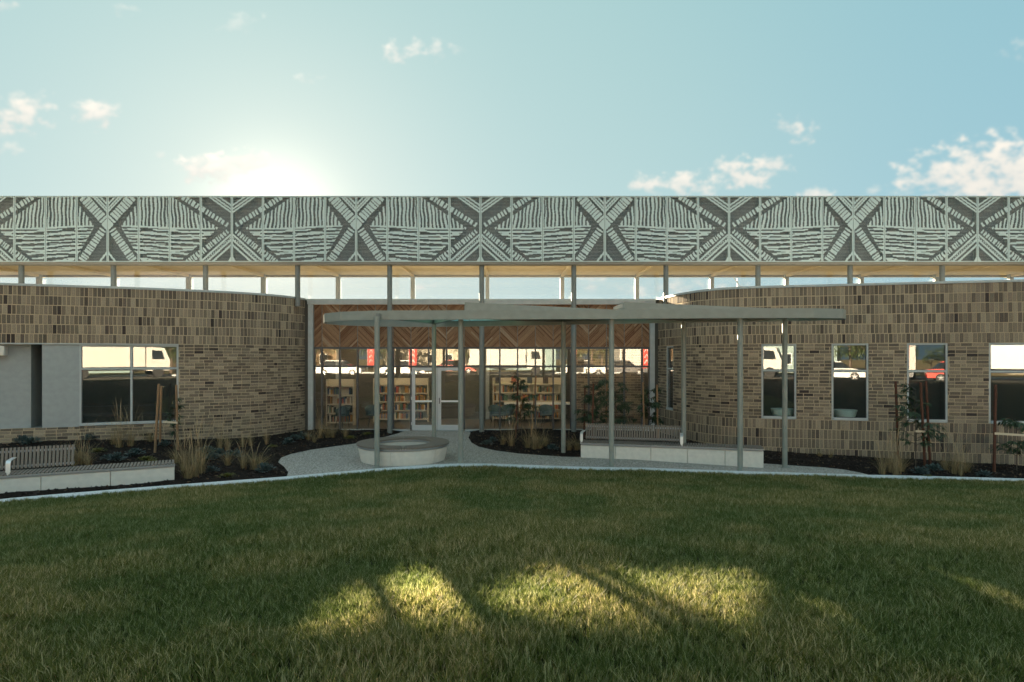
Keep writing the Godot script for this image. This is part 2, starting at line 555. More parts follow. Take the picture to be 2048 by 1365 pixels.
# ---------------------------------------------------------------- materials
func make_materials() -> void:
	var fine := noise_tex(3, 0.06, 0.80, 1.0, 256, 5)
	var coarse := noise_tex(8, 0.02, 0.93, 1.0, 256, 4)
	var speck := noise_tex(11, 0.20, 0.40, 1.05, 512, 3)
	var brick_t := noise_tex(17, 0.05, 0.55, 1.15, 256, 5)
	mat("mortar", lin(0.60, 0.465, 0.30), 0.95, 0.0, fine, 3.0, 0.3)
	vmat("brick", 0.9, brick_t, 4.0, 0.3)
	mat("pale_grey_paint", lin(0.46, 0.49, 0.475), 0.45, 0.0, coarse, 0.6)
	mat("canopy_paint", lin(0.265, 0.28, 0.24), 0.42, 0.0, coarse, 0.7)
	mat("column_paint", lin(0.20, 0.21, 0.19), 0.5, 0.0, coarse, 0.9)
	mat("wall_grey", lin(0.36, 0.385, 0.375), 0.7, 0.0, coarse, 0.8)
	mat("dark_frame", lin(0.06, 0.062, 0.066), 0.4)
	mat("frame_grey", lin(0.56, 0.555, 0.54), 0.4)
	mat("ceiling", lin(0.72, 0.62, 0.42), 0.7, 0.0, coarse, 0.4)
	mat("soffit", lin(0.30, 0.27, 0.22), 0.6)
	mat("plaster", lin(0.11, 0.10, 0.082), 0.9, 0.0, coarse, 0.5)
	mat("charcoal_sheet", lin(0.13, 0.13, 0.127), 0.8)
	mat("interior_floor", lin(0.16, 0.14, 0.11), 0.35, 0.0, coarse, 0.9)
	mat("roof_sheet", lin(0.55, 0.55, 0.52), 0.6, 0.0, coarse, 0.5)
	vmat("timber", 0.65, noise_tex(23, 0.03, 0.65, 1.1, 256, 5), 3.0, 0.4)
	mat("slat_wood", lin(0.26, 0.22, 0.18), 0.7, 0.0, fine, 4.0, 0.4)
	mat("batten_wood", lin(0.38, 0.22, 0.115), 0.8)
	mat("precast", lin(0.80, 0.74, 0.64), 0.85, 0.0, coarse, 1.1, 0.3)
	mat("kerb_concrete", lin(0.76, 0.79, 0.78), 0.85, 0.0, fine, 1.5, 0.3)
	mat("aggregate", lin(0.66, 0.63, 0.58), 0.9, 0.0, grain_tex(512), 0.16, 0.3)
	mat("mulch", lin(0.040, 0.030, 0.024), 0.95, 0.0, speck, 2.0, 0.2)
	vmat("chips", 0.9, null, 1.0, 0.2)
	mat("aluminium", lin(0.80, 0.82, 0.82), 0.35, 0.6)
	mat("steel", lin(0.35, 0.36, 0.36), 0.4, 0.5)
	mat("stake_wood", lin(0.36, 0.22, 0.12), 0.85, 0.0, fine, 5.0, 0.3)
	mat("stake_red", lin(0.14, 0.062, 0.040), 0.85, 0.0, fine, 5.0, 0.3)
	mat("strap", lin(0.62, 0.52, 0.36), 0.8)
	mat("bark", lin(0.14, 0.11, 0.085), 0.9, 0.0, fine, 5.0, 0.2)
	var lf := vmat("leaf", 0.5, null, 1.0, 0.5)
	lf.backlight_enabled = true
	lf.backlight = Color(0.25, 0.32, 0.12)
	var st := vmat("straw", 0.8, null, 1.0, 0.3)
	st.backlight_enabled = true
	st.backlight = Color(0.5, 0.42, 0.25)
	var gr := vmat("grass", 0.6, null, 1.0, 0.35)
	gr.backlight_enabled = true
	gr.backlight = Color(1.0, 1.0, 1.0)
	mat("lawn_soil", lin(0.036, 0.040, 0.014), 0.95, 0.0, speck, 1.0, 0.2)
	var gl := mat("glass", Color(0.85, 0.95, 0.92, 0.006), 0.0)
	gl.transparency = BaseMaterial3D.TRANSPARENCY_ALPHA
	gl.metallic_specular = 0.5
	var pc := mat("opal_sheet", lin(0.42, 0.56, 0.56), 0.3)
	pc.backlight_enabled = true
	pc.backlight = Color(0.55, 0.8, 0.8)
	mat("shelf_cream", lin(0.60, 0.54, 0.41), 0.6)
	vmat("book", 0.7)
	mat("chair_teal", lin(0.05, 0.09, 0.10), 0.6)
	mat("table_white", lin(0.8, 0.8, 0.76), 0.4)
	mat("bowl", lin(0.50, 0.66, 0.60), 0.4)
	mat("asphalt", lin(0.30, 0.28, 0.24), 0.95, 0.0, speck, 0.8, 0.3)
	mat("dry_ground", lin(0.27, 0.22, 0.12), 0.95, 0.0, coarse, 0.2, 0.2)
	mat("truck_white", lin(0.50, 0.485, 0.45), 0.4)
	mat("rubber", lin(0.02, 0.02, 0.02), 0.8)
	mat("alloy", lin(0.6, 0.6, 0.6), 0.3, 0.7)
	mat("car_glass", lin(0.02, 0.025, 0.03), 0.08)
	mat("banner_red", lin(0.42, 0.035, 0.025), 0.7)
	mat("banner_white", lin(0.8, 0.8, 0.78), 0.7)
	mat("house_brick", lin(0.36, 0.25, 0.15), 0.9, 0.0, brick_t, 0.7, 0.2)
	mat("house_cream", lin(0.46, 0.41, 0.32), 0.85, 0.0, coarse, 0.3)
	mat("house_roof", lin(0.14, 0.13, 0.13), 0.7, 0.0, coarse, 0.5)
	mat("clad_teal", lin(0.22, 0.31, 0.30), 0.5, 0.0, coarse, 0.4)
	mat("fence_grey", lin(0.30, 0.29, 0.26), 0.7, 0.0, coarse, 0.6)

# ---------------------------------------------------------------- ground, lawn, path, beds, kerb
func make_ground() -> void:
	for q in [[-160, 1023], [0, 1001.5], [120, 991], [345, 973], [560, 957], [700, 944.5], [809, 935.4], [870, 931.5], [920, 929.7], [980, 930], [1024, 931.5], [1140, 935.5], [1228, 937.5], [1390, 942], [1540, 946.8], [1780, 953], [2048, 960], [2240, 965]]:
		kerb.append(ground_px(q[0], q[1]))
	# far ground
	var b := MB.new()
	var ds := [420.0, 60.0, 27.0, 20.0, 12.0, 6.0, 0.0, -6.0, -14.0, -60.0, -420.0]
	var ys := [-0.55, -0.55, -0.55, -0.55, -0.5, 0.1, 0.55, 0.66, 0.66, 0.66, 0.66]
	var xs := [-420.0, -60.0, -20.0, 0.0, 20.0, 60.0, 420.0]
	for i in ds.size() - 1:
		for j in xs.size() - 1:
			b.quad(Vector3(xs[j], ys[i + 1], -ds[i + 1]), Vector3(xs[j + 1], ys[i + 1], -ds[i + 1]), Vector3(xs[j + 1], ys[i], -ds[i]), Vector3(xs[j], ys[i], -ds[i]))
	structure(put(b, "ground", M.dry_ground))
	# lawn sheet, from the kerb to behind the camera
	b = MB.new()
	var x := -22.0
	while x < 22.0:
		var prev := []
		for i in 61:
			var row := []
			for e in 2:
				var xx := x + e * 0.8
				var k := kerb_d(xx) - 0.29
				var d := lerpf(k, -13.0, pow(i / 60.0, 1.0))
				row.append(Vector3(xx, lawn_y(xx, d), -d))
			if i > 0: b.quad(row[0], row[1], prev[1], prev[0])
			prev = row
		x += 0.8
	structure(put(b, "lawn", M.lawn_soil))
	make_path_and_beds()
	# kerb stones
	var kb := Node3D.new()
	kb.name = "kerb"
	add_child(kb)
	structure(kb)
	var pts := []
	var cv := Curve2D.new()
	for i in kerb.size():
		var a := kerb[maxi(i - 1, 0)]
		var c := kerb[mini(i + 1, kerb.size() - 1)]
		var dirn := (c - a).normalized()
		cv.add_point(kerb[i], -dirn * kerb[i].distance_to(a) * 0.33, dirn * kerb[i].distance_to(c) * 0.33)
	var L := cv.get_baked_length()
	var s := 0.0
	while s < L - 0.1:
		var s1 := minf(s + 2.1, L)
		b = MB.new()
		var n := 7
		for i in n:
			var q := []
			for e in 2:
				var ss := lerpf(s + 0.004, s1 - 0.004, float(i + e) / n)
				var p := cv.sample_baked(ss)
				var p2 := cv.sample_baked(minf(ss + 0.05, L))
				var p1 := cv.sample_baked(maxf(ss - 0.05, 0))
				var tg := (p2 - p1).normalized()
				var nn := Vector2(tg.y, -tg.x)      # towards the camera (smaller d)
				for o in [0.0, 0.012, 0.288, 0.30]:
					var w: Vector2 = p + nn * o
					q.append(Vector3(w.x, ground_y(w.x), -w.y))
			var up := Vector3(0, 0.028, 0)
			var up2 := Vector3(0, 0.018, 0)
			var dn := Vector3(0, -0.16, 0)
			b.quad(q[2] + up, q[6] + up, q[5] + up, q[1] + up)
			b.quad(q[3] + up2, q[7] + up2, q[6] + up, q[2] + up)
			b.quad(q[1] + up, q[5] + up, q[4] + up2, q[0] + up2)
			b.quad(q[3] + dn, q[7] + dn, q[7] + up2, q[3] + up2)
			b.quad(q[4] + dn, q[0] + dn, q[0] + up2, q[4] + up2)
			if i == 0: b.quad(q[0] + dn, q[3] + dn, q[3] + up2, q[0] + up2)
			if i == n - 1: b.quad(q[7] + dn, q[4] + dn, q[4] + up2, q[7] + up2)
		put(b, "kerb_stone", M.kerb_concrete, kb)
		s = s1

var path_poly := PackedVector2Array()
func edge_dist(p: Vector2, poly: PackedVector2Array) -> float:
	var best := 1e9
	for i in poly.size():
		var q := Geometry2D.get_closest_point_to_segment(p, poly[i], poly[(i + 1) % poly.size()])
		best = minf(best, q.distance_to(p))
	return best

func bed_y(x: float, d: float) -> float:
	var p := Vector2(x, d)
	var g := ground_y(x)
	var e := edge_dist(p, path_poly)
	if Geometry2D.is_point_in_polygon(p, path_poly):
		return g - 0.05 if e > 0.06 else g - 0.05 * e / 0.06
	var kd := d - kerb_d(x)
	var m := smoothstep(0.0, 0.5, minf(e, kd + 0.05))
	var left := 0.16 * smoothstep(-8.0, -12.0, x) * smoothstep(12.5, 16.5, d)
	return g - 0.012 + m * (0.06 + left + 0.03 * noise.get_noise_2d(x * 60.0, d * 60.0) + 0.012 * noise.get_noise_2d(x * 300.0, d * 300.0))

func make_path_and_beds() -> void:
	var edge := [[572, 957.5], [576, 945], [568, 934], [556, 925], [562, 916], [582, 908.5], [622, 900], [668, 893.5], [715, 887], [760, 877], [797, 867], [812, 861], [934, 861], [941, 866], [937, 876], [943, 886], [958, 894], [990, 901.5], [1040, 908], [1090, 911.5], [1127, 914], [1165, 914.5], [1300, 919], [1440, 924], [1535, 928], [1600, 932.5], [1650, 935.5], [1690, 940], [1722, 946], [1748, 953]]
	var ctl := []
	for q in edge: ctl.append(ground_px(q[0], q[1]))
	for i in ctl.size(): path_poly.append(ctl[i])
	# back along the kerb
	for i in range(24, -1, -1):
		var x := lerpf(ctl[0].x, ctl[-1].x, i / 24.0)
		path_poly.append(Vector2(x, kerb_d(x) - 0.03))
	var b := MB.new()
	var x := -8.0
	while x < 10.0:
		var strip := PackedVector2Array([Vector2(x, 10), Vector2(x + 0.5, 10), Vector2(x + 0.5, 24), Vector2(x, 24)])
		for poly in Geometry2D.intersect_polygons(path_poly, strip):
			var tr := Geometry2D.triangulate_polygon(poly)
			for i in range(0, tr.size(), 3):
				var p: Array = [poly[tr[i]], poly[tr[i + 1]], poly[tr[i + 2]]]
				if (p[1] - p[0]).cross(p[2] - p[0]) < 0: p = [p[0], p[2], p[1]]
				b.tri(Vector3(p[0].x, ground_y(p[0].x), -p[0].y), Vector3(p[1].x, ground_y(p[1].x), -p[1].y), Vector3(p[2].x, ground_y(p[2].x), -p[2].y))
		x += 0.5
	structure(put(b, "path", M.aggregate))
	# beds
	b = MB.new()
	var nx := 260
	var nd := 70
	var grid := []
	for i in nx + 1:
		var xx := lerpf(-17.0, 16.0, float(i) / nx)
		var k := kerb_d(xx) - 0.02
		var col := []
		for j in nd + 1:
			var d := lerpf(k, 21.7, float(j) / nd)
			col.append(Vector3(xx, bed_y(xx, d), -d))
		grid.append(col)
	for i in nx:
		for j in nd:
			b.quad(grid[i][j], grid[i + 1][j], grid[i + 1][j + 1], grid[i][j + 1])
	structure(put(b, "garden_bed", M.mulch))
	# loose bark chips
	var chip := MB.new()
	chip.cbox(Transform3D(), Vector3(0.05, 0.016, 0.012), 0.003)
	var mm := MultiMesh.new()
	mm.transform_format = MultiMesh.TRANSFORM_3D
	mm.use_colors = true
	mm.mesh = chip.mesh(M.chips)
	var tf := []
	while tf.size() < 16000:
		var xx := rng.randf_range(-15.0, 14.0)
		var d := lerpf(kerb_d(xx) + 0.03, 21.4, pow(rng.randf(), 1.3))
		var p := Vector2(xx, d)
		if Geometry2D.is_point_in_polygon(p, path_poly): continue
		if xx < -6.9 and d > left_wall_d(xx) : continue
		if xx > 4.9 and d > right_wall_d(xx): continue
		tf.append(Transform3D(Basis.from_euler(Vector3(rng.randf_range(-0.6, 0.6), rng.randf() * TAU, rng.randf_range(-0.6, 0.6))).scaled(Vector3.ONE * rng.randf_range(0.5, 1.5)), Vector3(xx, bed_y(xx, d) + 0.006, -d)))
	mm.instance_count = tf.size()
	for i in tf.size():
		mm.set_instance_transform(i, tf[i])
		var r := rng.randf()
		var g := 0.018 + 0.05 * r * r
		mm.set_instance_color(i, Color(g * 1.25, g, g * 0.85) if rng.randf() < 0.93 else Color(0.16, 0.11, 0.07))
	var mi := MultiMeshInstance3D.new()
	mi.multimesh = mm
	mi.name = "bark_mulch"
	mi.set_meta("kind", "stuff")
	tag(mi, "dark bark chips covering the garden beds", "mulch")
	add_child(mi)

func make_lawn_grass() -> void:
	for variant in 3:
		var b := MB.new()
		for i in 10:
			var a := rng.randf() * TAU
			var r := rng.randf() * 0.03
			var base := Vector3(cos(a) * r, -0.005, sin(a) * r)
			var h := rng.randf_range(0.04, 0.11)
			var lean := Vector3(rng.randf_range(-1, 1), 0, rng.randf_range(-1, 1)) * h * 0.55
			var wd := Vector3(cos(a * 3.1), 0, sin(a * 3.1)) * rng.randf_range(0.0020, 0.0034)
			var m := base + lean * 0.35 + Vector3(0, h * 0.6, 0)
			var tip := base + lean + Vector3(0, h, 0)
			var q := rng.randf()
			var col := Color(0.092, 0.127, 0.021).lerp(Color(0.42, 0.39, 0.15), q * q)
			if rng.randf() < 0.20: col = Color(0.70, 0.60, 0.35)
			b.quad(base - wd, base + wd, m + wd * 0.8, m - wd * 0.8, col)
			b.tri(m - wd * 0.8, m + wd * 0.8, tip, col.lerp(Color(0.24, 0.24, 0.09), 0.3))
		var mm := MultiMesh.new()
		mm.transform_format = MultiMesh.TRANSFORM_3D
		mm.use_colors = true
		mm.mesh = b.mesh(M.grass)
		var tf := []
		var cols := []
		var bands := [[2.6, 5.0, 1300.0, 0.9], [5.0, 8.5, 800.0, 0.95], [8.5, 15.2, 520.0, 0.95]]
		for bd in bands:
			var d0: float = bd[0]
			var d1: float = bd[1]
			var hw: float = 0.86 * d1 + 0.6
			var cnt := int((d1 - d0) * 2.0 * hw * bd[2] / 3.0)
			for i in cnt:
				var d := rng.randf_range(d0, d1)
				var x := rng.randf_range(-hw, hw)
				if absf(x) > 0.86 * d + 0.6: continue
				if d > kerb_d(x) - 0.36: continue
				var patch := noise.get_noise_2d(x * 22.0, d * 22.0)
				var p2 := noise.get_noise_2d(x * 90.0 + 300.0, d * 90.0)
				var sc: float = bd[3] * rng.randf_range(0.75, 1.25) * (1.0 + 0.25 * p2)
				tf.append(Transform3D(Basis(Vector3.UP, rng.randf() * TAU).scaled(Vector3(sc, sc * (0.9 + 0.25 * patch), sc)), Vector3(x, lawn_y(x, d), -d)))
				var dry := clampf(0.5 + 0.9 * patch + 0.7 * p2, 0.0, 1.0)
				cols.append(Color(0.52, 0.66, 0.52).lerp(Color(1.0, 0.93, 0.88), dry * dry * (3.0 - 2.0 * dry)))
		mm.instance_count = tf.size()
		for i in tf.size():
			mm.set_instance_transform(i, tf[i])
			mm.set_instance_color(i, cols[i])
		var mi := MultiMeshInstance3D.new()
		mi.multimesh = mm
		mi.name = numbered("lawn_grass")
		mi.set_meta("kind", "stuff")
		tag(mi, "short green and straw coloured blades of the lawn", "grass")
		add_child(mi)

# ---------------------------------------------------------------- the library
var WL: Wall
var WR: Wall
func left_wall_d(x: float) -> float:
	for i in WL.p.size():
		if WL.p[i].x >= x: return WL.p[i].y - 0.03
	return 21.5
func right_wall_d(x: float) -> float:
	for i in WR.p.size():
		if WR.p[i].x >= x: return WR.p[i].y - 0.03
	return 15.0

var lib: Node3D
func part(b: MB, called: String, m: Material) -> MeshInstance3D:   # world-space part of the library
	var o := put(b, called, m, lib)
	o.position = -lib.position
	return o

func bare_part(called: String) -> Node3D:
	var o := Node3D.new()
	o.name = called
	lib.add_child(o, true)
	o.position = -lib.position
	return o

func panes(parent: Node, f: Transform3D, x0: float, x1: float, y0: float, y1: float, sheets := 2) -> void:
	var b := MB.new()
	for i in sheets:
		b.box(f * Transform3D(Basis(), Vector3((x0 + x1) * 0.5, (y0 + y1) * 0.5, -0.018 * i)), Vector3(x1 - x0, y1 - y0, 0.006))
	put(b, "pane", M.glass, parent)

func window(w: Wall, h: Array, cols: Array, transom: float, set_back := 0.05, fw := 0.05) -> void:
	var q0 := w.frame(h[0], 0.0).origin
	var q1 := w.frame(h[1], 0.0).origin
	var tx := (q1 - q0).normalized()
	var nz := tx.cross(Vector3.UP).normalized()
	var f := Transform3D(Basis(tx, Vector3.UP, nz), q0 - nz * set_back)
	var wd := q0.distance_to(q1)
	var y0: float = h[2]
	var y1: float = h[3]
	var n := bare_part("window")
	var fr := MB.new()
	var dp := 0.07
	for e in [[0.003, fw], [wd - fw, wd - 0.003]]:
		fr.cbox(f * Transform3D(Basis(), Vector3((e[0] + e[1]) * 0.5, (y0 + y1) * 0.5, 0)), Vector3(e[1] - e[0], y1 - y0 - 0.006, dp), 0.004)
	fr.cbox(f * Transform3D(Basis(), Vector3(wd * 0.5, y1 - fw * 0.5 - 0.003, 0)), Vector3(wd - 2 * fw, fw, dp), 0.004)
	put(fr, "frame", M.pale_grey_paint, n)
	var sl := MB.new()
	sl.cbox(f * Transform3D(Basis(), Vector3(wd * 0.5, y0 + fw * 0.7, 0.02)), Vector3(wd - 2 * fw, fw * 1.4, dp + 0.04), 0.004)
	put(sl, "sill", M.pale_grey_paint, n)
	var edges := [fw]
	for c in cols:
		var mb := MB.new()
		mb.cbox(f * Transform3D(Basis(), Vector3(c * wd, (y0 + fw * 1.4 + y1 - fw) * 0.5, 0)), Vector3(fw, y1 - y0 - fw * 2.4, dp), 0.004)
		put(mb, "mullion", M.pale_grey_paint, n)
		edges.append(c * wd - fw * 0.5); edges.append(c * wd + fw * 0.5)
	edges.append(wd - fw)
	for i in range(0, edges.size(), 2):
		var tb := MB.new()
		tb.cbox(f * Transform3D(Basis(), Vector3((edges[i] + edges[i + 1]) * 0.5, transom, 0)), Vector3(edges[i + 1] - edges[i], fw, dp - 0.006), 0.004)
		put(tb, "transom", M.pale_grey_paint, n)
		var g := MB.new()      # dark gasket round each pane
		for yy in [[y0 + fw * 1.4, transom - fw * 0.5], [transom + fw * 0.5, y1 - fw]]:
			var xa: float = edges[i]
			var xb: float = edges[i + 1]
			for r in [[xa, xb, yy[0], yy[0] + 0.012], [xa, xb, yy[1] - 0.012, yy[1]], [xa, xa + 0.012, yy[0] + 0.012, yy[1] - 0.012], [xb - 0.012, xb, yy[0] + 0.012, yy[1] - 0.012]]:
				g.box(f * Transform3D(Basis(), Vector3((r[0] + r[1]) * 0.5, (r[2] + r[3]) * 0.5, 0.006)), Vector3(r[1] - r[0], r[3] - r[2], 0.02))
			panes(n, f, xa + 0.006, xb - 0.006, yy[0] + 0.006, yy[1] - 0.006)
		put(g, "gasket", M.dark_frame, n)

func make_library() -> void:
	WL = Wall.new([Vector2(-17.5, 15.3), Vector2(-15.5, 16.15), Vector2(-13.54, 16.95), Vector2(-11.0, 17.85), Vector2(-9.15, 18.72), Vector2(-8.24, 19.3), Vector2(-7.6, 19.95), Vector2(-7.2, 20.6), Vector2(-6.99, 21.2), Vector2(-6.95, 21.7)])
	WR = Wall.new([Vector2(4.90, 21.7), Vector2(4.93, 21.2), Vector2(5.03, 20.5), Vector2(5.25, 19.5), Vector2(5.6, 18.62), Vector2(6.1, 18.05), Vector2(6.8, 17.72), Vector2(8.4, 17.32), Vector2(10.0, 16.9), Vector2(11.1, 16.62), Vector2(12.96, 16.2), Vector2(16.0, 15.5)])
	lib = thing("library_building", Vector3(0, 0, -21.6), "low brick library with patterned metal band, clerestory and timber chevron entrance wall", "building")
	# --- brick wings
	var wa := WL.s_px(157)
	var hl := [[WL.s_px(-75), WL.s_px(356), 0.58, HEAD - 0.0]]
	var hr := [[WR.s_px(1332.5), WR.s_px(1347), 0.80, 2.85]]
	for e in [[1523, 1593], [1664, 1739], [1816, 1896], [1978, 2060]]:
		hr.append([WR.s_px(e[0]), WR.s_px(e[1]), 0.79, HEAD - 0.01])
	var w1 := part(mortar(WL, hl, -0.3, 0.11), "brick_wall", M.mortar)
	var w2 := part(mortar(WR, hr, -0.6, 0.11), "brick_wall", M.mortar)
	lay_wall(WL, hl, false, -0.05, WL.s_px(-60))
	var nl := brick_jobs.size()
	lay_wall(WR, hr, true, -0.45, 0.0)
	for i in brick_jobs.size(): brick_jobs[i].append(w1 if i < nl else w2)
	for i in 12:
		var k := i / 11.0
		var c := Color(0.088, 0.068, 0.060).lerp(Color(0.49, 0.39, 0.272), pow(k, 0.85))
		if i % 3 == 1: c = c.lerp(Color(0.20, 0.155, 0.125), 0.45)
		brick_tones.append(c)
	brick_jobs.sort_custom(func(a, b): return (a[3] + (0.0 if a[4] < 2044.0 and a[4] > 4.0 else 50.0)) < (b[3] + (0.0 if b[4] < 2044.0 and b[4] > 4.0 else 50.0)))
	var unit := []
	for tone in 12:
		var ub := MB.new()
		ub.cbox(Transform3D(), Vector3.ONE, 0.03, brick_tones[tone])
		unit.append(ub.mesh(M.brick))
	var rest := MB.new()
	for i in brick_jobs.size():
		var j: Array = brick_jobs[i]
		var sz: Vector3 = j[1]
		if i < 300:
			var o := put_mesh(unit[j[2]], "brick", j[5])
			var f: Transform3D = j[0]
			o.transform = Transform3D(f.basis.scaled_local(sz), f.origin)
		else:
			var c: Color = brick_tones[j[2]]
			var k := rng.randf_range(0.85, 1.15)
			rest.cbox(j[0], sz, 0.007, Color(c.r * k, c.g * k, c.b * k))
	var rp := part(rest, "bricks", M.brick)
	rp.set_meta("kind", "stuff")
	# parapet caps
	for w in [WL, WR]:
		var b := MB.new()
		var n := int(w.length() / 0.15)
		for i in n:
			var a: Transform3D = w.frame(w.length() * i / n, WTOP - 0.02)
			var c: Transform3D = w.frame(w.length() * (i + 1) / n, WTOP - 0.02)
			var o := Vector3(0, 0, 0.025)
			var k := Vector3(0, 0, -0.22)
			var up := Vector3(0, 0.06, 0)
			b.quad(a * o, c * o, c * (o + up), a * (o + up))
			b.quad(a * (o + up), c * (o + up), c * (k + up), a * (k + up))
			b.quad(c * k, a * k, a * (k + up), c * (k + up))
			b.quad(a * k, c * k, c * o, a * o)
		part(b, "parapet_cap", M.pale_grey_paint)
	# roofs and floors of the wings, their end walls
	for w in [WL, WR]:
		var rb := MB.new()
		var fb := MB.new()
		for i in range(0, w.p.size() - 1, 4):
			var i2 := mini(i + 4, w.p.size() - 1)
			var f0: Transform3D = w.frame(w.s[i], 0.0, -0.10)
			var f1: Transform3D = w.frame(w.s[i2], 0.0, -0.10)
			var a := f0.origin
			var c := f1.origin
			var a2 := Vector3(a.x, 0, -21.5)
			var c2 := Vector3(c.x, 0, -21.5)
			for e in [[4.02, 4.14]]:
				rb.quad(a + Vector3(0, e[1], 0), c + Vector3(0, e[1], 0), c2 + Vector3(0, e[1], 0), a2 + Vector3(0, e[1], 0))
				rb.quad(c + Vector3(0, e[0], 0), a + Vector3(0, e[0], 0), a2 + Vector3(0, e[0], 0), c2 + Vector3(0, e[0], 0))
			fb.quad(a, c, c2, a2)
		part(rb, "wing_roof", M.roof_sheet)
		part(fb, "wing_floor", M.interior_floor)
	var eb := MB.new()
	eb.bx(Vector3(-17.6, -0.4, -21.5), Vector3(-17.4, 4.42, -15.45))
	part(eb, "end_wall", M.mortar)
	eb = MB.new()
	eb.bx(Vector3(15.9, -0.6, -21.5), Vector3(16.1, 4.42, -15.65))
	part(eb, "end_wall", M.mortar)
	# --- left wing opening: recess, grey panel, window
	make_left_opening(hl[0], wa)
	for i in hr.size():
		window(WR, hr[i], [], 2.12)
	# --- hall shell
	var b := MB.new()
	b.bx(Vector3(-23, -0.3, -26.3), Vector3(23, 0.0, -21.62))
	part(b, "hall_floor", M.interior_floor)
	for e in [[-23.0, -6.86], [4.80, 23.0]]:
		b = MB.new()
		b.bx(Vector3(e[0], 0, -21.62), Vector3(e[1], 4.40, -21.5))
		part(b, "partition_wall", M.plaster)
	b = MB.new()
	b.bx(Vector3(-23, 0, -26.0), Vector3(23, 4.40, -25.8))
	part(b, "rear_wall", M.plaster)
	for x in [-23.0, 22.9]:
		b = MB.new()
		b.bx(Vector3(x, 0, -26.0), Vector3(x + 0.1, 5.79, -21.62))
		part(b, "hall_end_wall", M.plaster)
	b = MB.new()
	b.bx(Vector3(-23.3, 5.80, -26.5), Vector3(23.3, 5.95, -20.83))
	part(b, "roof", M.ceiling)
	b = MB.new()
	b.bx(Vector3(-23.3, 5.48, -20.97), Vector3(23.3, 5.60, -20.625))
	b.bx(Vector3(-23.3, 5.60, -20.97), Vector3(23.3, 5.797, -20.84))
	part(b, "edge_beam", M.soffit)
	b = MB.new()
	b.bx(Vector3(-23.3, 5.603, -20.82), Vector3(23.3, 7.66, -20.76))
	part(b, "screen_backing", M.charcoal_sheet)
	b = MB.new()
	b.bx(Vector3(-22.9, 5.71, -25.90), Vector3(22.9, 5.797, -25.80))
	part(b, "rear_head", M.soffit)
	# clerestory glass, front and rear
	for e in [[21.50, 4.44], [25.85, 4.42]]:
		for i in 30:
			var x := -22.68 + i * 1.512
			var gb := MB.new()
			gb.bx(Vector3(x + 0.004, e[1], -e[0] - 0.005), Vector3(x + 1.508, 5.79 if e[0] < 25 else 5.708, -e[0] + 0.005))
			part(gb, "clerestory_pane", M.glass)
	for e in [-22.9, 4.82]:
		var sb := MB.new()
		sb.bx(Vector3(e, 4.402, -21.6), Vector3(-6.86 if e < 0 else 22.9, 4.438, -21.44))
		part(sb, "clerestory_sill", M.pale_grey_paint)
	# columns in front, slender ones at the back, ceiling beams
	for k in range(-7, 9):
		var x := -0.985 + 3.0 * k
		var cb := MB.new()
		var low := -0.1 if x > -6.8 and x < 4.7 else 4.14
		cb.tube(Vector3(x, low, -20.84), Vector3(x, 5.48, -20.84), 0.082, 0.082, 20)
		part(cb, "column", M.column_paint)
		cb = MB.new()
		cb.bx(Vector3(x - 0.075, 0, -25.75), Vector3(x + 0.075, 5.797, -25.6))
		part(cb, "rear_column", M.wall_grey)
		cb = MB.new()
		cb.bx(Vector3(x - 0.05, 5.70, -25.95), Vector3(x + 0.05, 5.797, -21.55))
		part(cb, "ceiling_beam", M.ceiling)
	make_metal_band()
	make_entrance()

